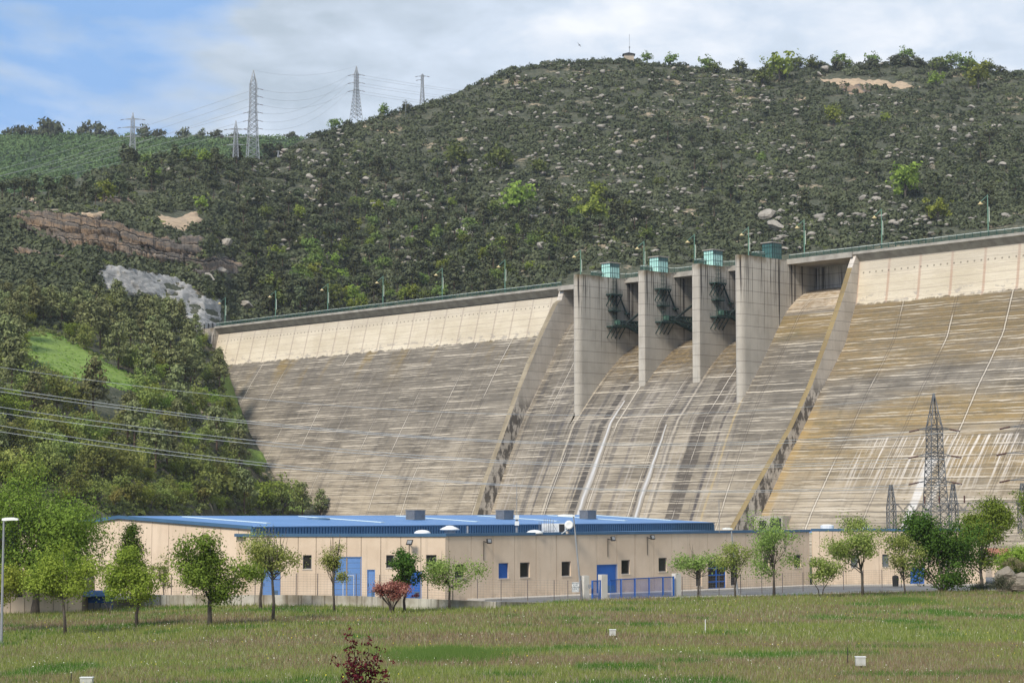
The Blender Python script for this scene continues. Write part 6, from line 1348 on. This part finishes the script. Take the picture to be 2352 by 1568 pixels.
def damedge(y): return float(np.interp(y, [745, 800, 835, 900, 985, 1060, 1110, 1170], [470, 492, 500, 524, 556, 590, 628, 700]))
def slopetest(x, y): return x < damedge(y) - 6 and not any(inpoly(x, y - q, GR) for q in (0, 28, 52, 74))
bands = [((-60, 425), (712, 752), 40, 17, 'in top row under the cliff'), ((-60, 470), (770, 815), 26, 20, 'level with the grass clearing'),
         ((-60, 505), (845, 895), 30, 21, 'just above the topmost pale wire'), ((-60, 540), (925, 975), 30, 22, 'crossed by the upper wire pair'),
         ((-60, 575), (1000, 1050), 30, 24, 'crossed by the lower pale wires'), ((-60, 640), (1080, 1125), 30, 25, 'below all the pale wires'), ((150, 700), (1150, 1176), 26, 22, 'right behind the blue roof')]
rr = random.Random(31)
for bi, (X, Yr, n, md, where) in enumerate(bands):
    cnt = {}
    for px, py in spread_(n, X, Yr, 50 + bi, md, slopetest):
        P = A.at(px, py); u = rr.random(); pb = .18 + .14 * bi
        if bi >= 4 and u < .08: kd = 'yellow-green broadleaf tree'; pr = P_sy[0]; s = rr.uniform(.8, 1.1)
        elif u < pb * .45: kd = 'bright green broadleaf tree'; pr = rr.choice(P_sbr); s = rr.uniform(.6, 1.0)
        elif u < pb: kd = 'olive green broadleaf tree'; pr = rr.choice(P_sb); s = rr.uniform(.8, 1.2)
        else: kd = 'dark green pine'; pr = rr.choice(P_sp); s = rr.uniform(.95, 1.35)
        s *= (.95, 1.2, 1.28, 1.25, 1.2, 1.15, .8)[bi] * (1 if px < damedge(py) - 55 else .66); cnt[kd] = cnt.get(kd, 0) + 1; a = ORD[cnt[kd] - 1]
        place(pr, 'pine_tree' if 'pine' in kd else 'broadleaf_tree', 'tree', '%s %s, %s on left slope' % (kd, where, a), P - [0, 0, .5], s, rr.uniform(0, 6.28), 'pines on the left slope' if 'pine' in kd else 'broadleaf trees on the left slope')
for px, py, wpx, pr, lab in ((468, 1168, 84, P_sb[0], 'deep green round tree behind the blue roof ridge'), (520, 1172, 92, P_hb[0], 'broad dark round tree just behind the blue roof left of the dam foot'), (560, 1180, 70, P_sp[1], 'olive pine behind the roof left of the pale green tree'), (606, 1178, 78, P_sbr[0], 'tall pale green tree behind the roof beside the dam foot'), (650, 1186, 84, P_sb[1], 'grey-green tree behind the roof overlapping the dam foot'),
      (694, 1192, 58, P_sp[3], 'low pine in front of the dam foot above the roof'), (736, 1194, 46, P_sp[2], 'small pine in front of the dam foot, rightmost above the roof'), (762, 1194, 34, P_sb[2], 'tiny bush top over the roof at the dam foot, far right one'), (330, 1172, 56, P_sbr[1], 'bright round tree behind the roof peak'), (390, 1174, 60, P_sb[2], 'olive round tree behind the roof right of the peak'),
      (30, 1120, 84, P_sy[0], 'cream flowering tree at the left edge of the slope'), (70, 1150, 90, P_sbr[1], 'bright green tree on the slope above the tall dark tree')):
    P = A.at(px, py); s = wpx * P[1] / 4733 / 6.4; place(pr, 'broadleaf_tree' if pr not in P_sp else 'pine_tree', 'tree', lab, P - [0, 0, .5], s, rr.uniform(0, 6.28), None)
# hill trees: denser low down behind the crest
def crest_row(x): return float(np.interp(x, [500, 1280, 1310, 1800, 2352], [748, 660, 640, 592, 527]))
hb = [((520, 1290), (675, 722), 40, 20, 'right above the left crest railing', lambda x, y: y < crest_row(x) + 2 and x > 600, .45), ((560, 1300), (560, 668), 85, 23, 'low on the hillside left', lambda x, y: y < crest_row(x) - 20, .5),
      ((560, 1500), (480, 575), 80, 25, 'half way up the hillside', None, .22), ((1500, 2340), (330, 520), 26, 50, 'above the right crest', lambda x, y: y < crest_row(x) - 30, .25),
      ((480, 1100), (395, 470), 30, 30, 'below the tallest pylon', None, .10), ((300, 560), (375, 440), 20, 24, 'round the outcrop over the cliff', None, .2), ((0, 300), (448, 474), 16, 26, 'on the brow above the cliff', None, .25),
      ((540, 1500), (735, 800), 0, 24, '-', None, 0)]
for bi, (X, Yr, n, md, where, ts, fb) in enumerate(hb):
    cnt = {}
    for px, py in spread_(n, X, Yr, 90 + bi, md, ts):
        P = A.at(px, py); u = rr.random(); sc1 = P[1] / 1000.
        if u < fb * .5: kd = 'bright green tree'; pr = rr.choice(P_hbr); s = rr.uniform(.7, 1.2)
        elif u < fb: kd = 'mid green broadleaf tree'; pr = rr.choice(P_hb); s = rr.uniform(.8, 1.3)
        else: kd = 'dark hillside pine'; pr = rr.choice(P_hp); s = rr.uniform(.85, 1.4)
        cnt[kd] = cnt.get(kd, 0) + 1; place(pr, 'pine_tree' if 'pine' in kd else 'broadleaf_tree', 'tree', '%s %s, %s there' % (kd, where, ORD[cnt[kd] - 1]), P - [0, 0, .4], s, rr.uniform(0, 6.28), 'pines on the hillside' if 'pine' in kd else 'green trees on the hillside')
# named skyline and bright trees read off the hill
def hilltree(px, py, wpx, pr, name, lab, T=A, sq=1.0, base=6.2):
    P = T.at(px, py); s = wpx * P[1] / 4733 / base; place(pr, name, 'tree', lab, P - [0, 0, .4], s, rr.uniform(0, 6.28), None, sq)
for px, py, wd, pr, lab in ((1487, 143, 34, P_hb[0], 'light green tree on the skyline just right of the hilltop hut'), (1562, 158, 22, P_hg[0], 'small dark round tree on the skyline right of the hilltop'), (1816, 166, 32, P_hg[1], 'dark round tree on the right skyline left of the sandy bank'),
      (1866, 166, 44, P_hb[1], 'green tree on the skyline above the left end of the sandy bank'), (1925, 164, 60, P_hg[2], 'broad dark tree on the skyline above the sandy bank'), (2000, 160, 66, P_hg[0], 'dark spreading tree on the skyline above the middle of the sandy bank'), (2065, 156, 70, P_hg[1], 'large dark tree at the highest point of the right skyline'),
      (2110, 158, 60, P_hg[2], 'dark broad tree right of the highest right skyline tree'), (2160, 166, 52, P_hb[2], 'green tree on the right skyline between dark ones'), (2222, 176, 64, P_hb[0], 'green broad tree on the skyline near the right edge'), (2262, 180, 44, P_hg[0], 'dark round tree on the skyline near the right edge'), (2340, 184, 50, P_hg[1], 'dark tree on the skyline cut by the right edge'),
      (1790, 190, 62, P_hbr[0], 'bright green tree high on the right of the hill, left of the sandy bank'), (2248, 212, 62, P_hbr[1], 'bright rounded tree below the right skyline'), (2150, 202, 34, P_hbr[0], 'small bright tree right of the sandy bank'), (1915, 290, 46, P_hbr[1], 'isolated light green tree in the middle of the right hillside'), (2035, 285, 24, P_hbr[0], 'small light green tree right of the isolated one'),
      (1750, 208, 44, P_hb[1], 'green tree below the right skyline left of the bright tree'), (1640, 168, 40, P_hb[2], 'green tree on the skyline right of the hilltop saddle'), (1700, 170, 34, P_hg[2], 'dark bush like tree on the skyline left of the saddle'),
      (1360, 535, 70, P_hbr[0], 'large bright tree on the hillside above the first spillway pier'), (1375, 470, 52, P_hbr[1], 'yellow-green tree above the large bright tree over the first pier'), (1150, 400, 60, P_hb[0], 'green tree left of centre on the hillside'), (1050, 385, 56, P_hb[1], 'green tree left of the middle hillside green tree'), (1240, 330 + 80, 40, P_hb[2], 'small green tree on the hillside right of centre left'), (1190, 500, 76, P_hbr[0], 'broad bright green clump on the lower middle hillside'),
      (2080, 460, 80, P_hbr[1], 'large bright clump on the right hillside'), (2155, 520, 54, P_hbr[0], 'bright tree on the right hillside above the crest'), (880, 258 + 14, 30, P_hb[1], 'light green tree on the skyline between the ridge pylon and the short pylon'), (934, 258, 30, P_hg[2], 'dark tree on the skyline beside a thin pole'), (798, 286, 34, P_hg[0], 'dark green tree at the foot of the ridge pylon'), (770, 296, 28, P_hb[2], 'light green tree on the skyline left of the ridge pylon'),
      (625, 335, 60, P_hg[1], 'dark dome shaped tree on the skyline right of the tallest pylon'), (300, 372, 60, P_hg[2], 'dark dome tree at the foot of the slender far left pylon'), (238, 470, 48, P_hbr[1], 'bright green tree above the left rock cliff'), (462, 488, 32, P_hbr[0], 'narrow yellow-green tree on the slope below the pylons'), (625, 690, 62, P_hb[2], 'round green tree beside the top of the crest near the left end'), (512, 500, 50, P_hg[0], 'dark tree right of the narrow yellow-green tree')):
    hilltree(px, py, wd * (.72 if py < 186 and px > 1480 else 1), pr, 'broadleaf_tree', lab)
for i, (px, wd, q) in enumerate(((18, 34, 0), (48, 40, 1), (70, 30, 2), (108, 56, 0), (120, 50, 1), (192, 44, 2), (228, 48, 0), (256, 30, 1), (330, 40, 2), (366, 34, 1), (420, 40, 0), (460, 30, 2), (500, 36, 1), (540, 30, 0), (672, 30, 1))):
    hilltree(px, float(np.interp(px, [0, 110, 250, 420, 600, 680], [313, 308, 312, 320, 326, 330])) + 6, wd, P_hg[q], 'broadleaf_tree', 'dark rounded tree on the far left skyline, %s in the row' % ORD[i], Cc, 1.5)

for i in range(30):
    px = 1545 + i * 27 + rr.uniform(-8, 8); hilltree(px, float(np.interp(px, [p[0] for p in ridgeA], [p[1] for p in ridgeA])) + rr.uniform(1, 8), rr.uniform(22, 38), (P_hg + P_hb[:1])[rr.randrange(4)], 'broadleaf_tree', 'tree in the low thicket along the right skyline, %s in it' % ORD[i], A, .95)
# ---------- masses: scrub, rocks, far woods
def scatter_mass(name, lab, cat, T, X, Yr, n, per, size, Wr, Hr, seed, mat, test=None, cshift=None, up=.1):
    rg = np.random.default_rng(seed); px = rg.uniform(*X, n); py = rg.uniform(*Yr, n); Vs = []; Ts = []
    for x, y in zip(px, py):
        if test and not test(x, y): continue
        P = T.at(x, y); W_ = rg.uniform(*Wr); H_ = rg.uniform(*Hr) * (.6 + .4 * W_ / Wr[1]); d = rg.normal(size=(per, 3)); d /= np.linalg.norm(d, axis=1)[:, None]; d[:, 2] = np.abs(d[:, 2]) * .95 - .12
        lump = 1 + .22 * np.sin(d[:, 0] * 5 + x) * np.cos(d[:, 1] * 4 + y); r = rg.uniform(.72, 1.02, per) * lump; C = d * r[:, None] * np.array([W_ / 2, W_ / 2, H_]) + P; V, _ = quads(C, size, rg, 1.1, up, .8, d * [1, 1, 1.2], .38); Vs.append(V)
        base = np.clip(fbm(x / 55., y / 38., 3, 70) * 1.1 - .28 + rg.uniform(-.18, .18), 0, .62); Ts.append(np.repeat(np.clip(base + rg.uniform(0, .4, per), 0, 1), 4))
    V = np.concatenate(Vs); return tag(npmesh(name, V, np.arange(len(V)).reshape(-1, 4), mat, colr=np.concatenate(Ts)), lab, cat, kind='stuff')
ridge_y = lambda x: float(np.interp(x, [0, 120, 215, 300, 400, 640, 730] + [p[0] for p in ridgeA[1:]], [440, 438, 398, 368, 364, 350, 308] + [p[1] for p in ridgeA[1:]]))
sandP = [[(1870, 182), (1960, 178), (2110, 192), (2125, 208), (1960, 200), (1885, 200)], [(55, 455), (108, 450), (105, 475), (60, 475)], [(30, 500), (190, 500), (370, 550), (465, 562), (455, 592), (400, 604), (330, 598), (180, 562), (100, 546), (55, 528)], [(190, 493), (245, 490), (245, 503), (215, 508)], [(345, 495), (450, 490), (468, 512), (440, 534), (380, 528)],
         [(222, 602), (300, 616), (420, 645), (447, 668), (505, 692), (505, 720), (525, 746), (440, 752), (370, 690), (230, 670)], [(30, 562), (110, 580), (160, 590), (120, 596), (30, 580)], [(1190, 175), (1230, 163), (1365, 172), (1300, 184), (1200, 190)], [(425, 595), (540, 592), (555, 612), (540, 636), (470, 636)]]
def onhill(x, y):
    if y < ridge_y(x) + 2 or y > crest_row(x) - 4: return False
    if x < 520 and y > 745: return False
    return not any(inpoly(x, y, P) for P in sandP)
M_scrub = leafmat('scrub_leaf', (.048, .057, .032), (.135, .148, .082), .12, .0); M_scrubg = leafmat('green_scrub_leaf', (.075, .10, .034), (.19, .23, .08), .2, .0); M_farw = leafmat('far_wood_leaf', (.07, .115, .045), (.16, .225, .09), .2, .0)
scatter_mass('hillside_scrub', 'dense grey-green scrub and dwarf oak covering the hillside', 'scrub', A, (-40, 2420), (125, 752), 14000, 50, 1.45, (3, 8.5), (1.8, 4.4), 1, M_scrub, onhill)
scatter_mass('low_scrub', 'low greener bushes among the grey scrub', 'scrub', A, (0, 2400), (150, 745), 2600, 50, .95, (2.5, 6), (1.4, 3.0), 2, M_scrubg, lambda x, y: onhill(x, y) and fbm(x / 130, y / 90, 3, 8) > .54 - .12 * (x < 520))
def rimtest(x, y): return abs(y - ridge_y(x) - 4) < 5
scatter_mass('ridge_scrub', 'fringe of wind-clipped scrub along the hill skyline', 'scrub', A, (640, 2420), (125, 320), 9000, 46, .8, (2.5, 6), (1.5, 3.6), 3, M_scrub, rimtest)
cr_ = lambda x: float(np.interp(x, [0, 110, 250, 420, 600, 680, 760], [313, 308, 312, 320, 326, 330, 345]))
scatter_mass('far_woodland', 'light green woodland covering the far left hill', 'woodland', Cc, (-60, 760), (306, 470), 2600, 60, 1.7, (7, 15), (5, 8), 4, M_farw, lambda x, y: y > cr_(x) + 1)
scatter_mass('slope_undergrowth', 'undergrowth and bushes between the pines of the left slope', 'undergrowth', A, (-80, 720), (600, 1185), 2600, 70, .6, (1.8, 4.2), (.9, 2.0), 5, leafmat('undergrowth_leaf', (.09, .115, .035), (.25, .28, .10), .2, .0), lambda x, y: (slopetest(x, y) or y < 700) and not any(inpoly(x, y, P) for P in sandP) and x < damedge(max(y, 745)) )
scatter_mass('bank_tufts', 'tufts of fresh green grass and weeds on the open clearing of the left slope', 'grass', A, (40, 345), (760, 910), 1500, 26, .45, (.8, 2.2), (.3, .8), 6, leafmat('tuft_leaf', (.15, .23, .035), (.31, .40, .09), .3, .0), lambda x, y: inpoly(x, y, [(45, 770), (110, 765), (195, 796), (295, 856), (340, 880), (340, 912), (250, 908), (155, 884), (95, 852), (50, 822)]))
# rocks
M_hrock = rockmat('hill_rock', (.26, .24, .205), (.36, .325, .275), (.17, .155, .13)); BM = []
for i in range(6): V, Fc = boulder_mesh(10 + i); BM.append((V, Fc))
rg = np.random.default_rng(15); rocks = []
big = [(1282, 183, 16), (1207, 189, 14), (1172, 268, 18), (1205, 245, 12), (1292, 208, 14), (1690, 275, 22), (1713, 290, 20), (1760, 520, 60), (1775, 545, 56), (1955, 280, 24), (2010, 468, 34), (1985, 465, 30), (1895, 152 + 18, 28), (1130, 265, 22), (1560, 355, 20), (910, 462, 34), (980, 482, 34), (1065, 545, 42), (1080, 405, 26), (1045, 402, 36), (1040, 425, 28), (2280, 300, 20), (2230, 262, 22), (1870, 400, 22), (1635, 270, 16), (1500, 330, 20), (1600, 410, 22), (1450, 455, 22), (395, 402, 34), (430, 408, 28), (372, 398, 22), (520, 576, 50), (480, 645, 40), (510, 640, 44), (640, 750 - 80, 40), (570, 710, 36), (1250, 590, 44), (1295, 612, 30), (1880, 160 + 20, 18), (2300, 398, 30), (2180, 420, 24), (2120, 370, 20), (2050, 330, 20), (1935, 345, 20), (1820, 320, 16), (840, 425, 28), (720, 385, 20), (690, 356, 22), (1230, 430, 20), (1400, 395, 18), (1340, 360, 18), (1460, 260, 18), (1540, 240, 20), (1385, 235, 22), (1430, 215, 16)]
for i, (x, y, wd) in enumerate(big):
    if y > crest_row(x) - 8: continue
    P = A.at(x, y); V, Fc = BM[i % 6]; s = wd * P[1] / 4733; V = np.array(V) * [s / 2, s * .4, s * .26]; a = rg.uniform(-.4, .4); V = V @ np.array([[math.cos(a), 0, math.sin(a)], [0, 1, 0], [-math.sin(a), 0, math.cos(a)]]) + P + [0, -s * .3, s * .12 + .9]
    side = 'left' if x < 900 else 'middle' if x < 1500 else 'right'; lev = 'high on' if y < 260 else 'half way up' if y < 430 else 'low on'
    rocks.append((side, lev, npmesh('boulder', V, Fc, M_hrock, origin=P)))
cn = {}
for side, lev, o in rocks: k = (side, lev); cn[k] = cn.get(k, 0) + 1; tag(o, 'pale grey boulder %s the %s part of the hill, %s there' % (lev, side, ORD[cn[k] - 1] if cn[k] <= 20 else 'one more'), 'boulder', 'boulders on the hillside')
Vs = []; Fs = []; off = 0
for i in range(2100):
    x, y = rg.uniform(560, 2400), rg.uniform(140, 640)
    if not onhill(x, y) or fbm(x / 120, y / 60, 3, 61) < .47: continue
    P = A.at(x, y); V, Fc = BM[rg.integers(0, 6)]; s = rg.uniform(.7, 2.2) * (1.5 if rg.uniform() < .1 else 1); V = np.array(V) * [s * rg.uniform(.6, 1.3), s * .6, s * rg.uniform(.25, .6)] + P + [0, -1.5, 1.6]; Vs.append(V); Fs.append(np.array(Fc) + off); off += len(V)
tag(npmesh('scattered_rocks', np.concatenate(Vs), np.concatenate(Fs), M_hrock), 'countless small pale stones strewn between the scrub on the hillside', 'rocks', kind='stuff')

# ------------------------------------------------------------------ thin spring haze lying in the valley
mh = bpy.data.materials.new('haze'); mh.use_nodes = True; th_ = mh.node_tree; th_.nodes.clear(); oh = th_.nodes.new('ShaderNodeOutputMaterial'); pv = th_.nodes.new('ShaderNodeVolumePrincipled')
pv.inputs['Color'].default_value = (.92, .95, 1, 1); pv.inputs['Density'].default_value = .00006; pv.inputs['Anisotropy'].default_value = .2; th_.links.new(pv.outputs[0], oh.inputs['Volume'])
hz = MB(); hz.box((-1100, -60, -12), (1100, 2300, 330)); tag(hz.build('haze', mh), 'thin pale haze filling the valley and fading the far hill', 'haze', kind='stuff')
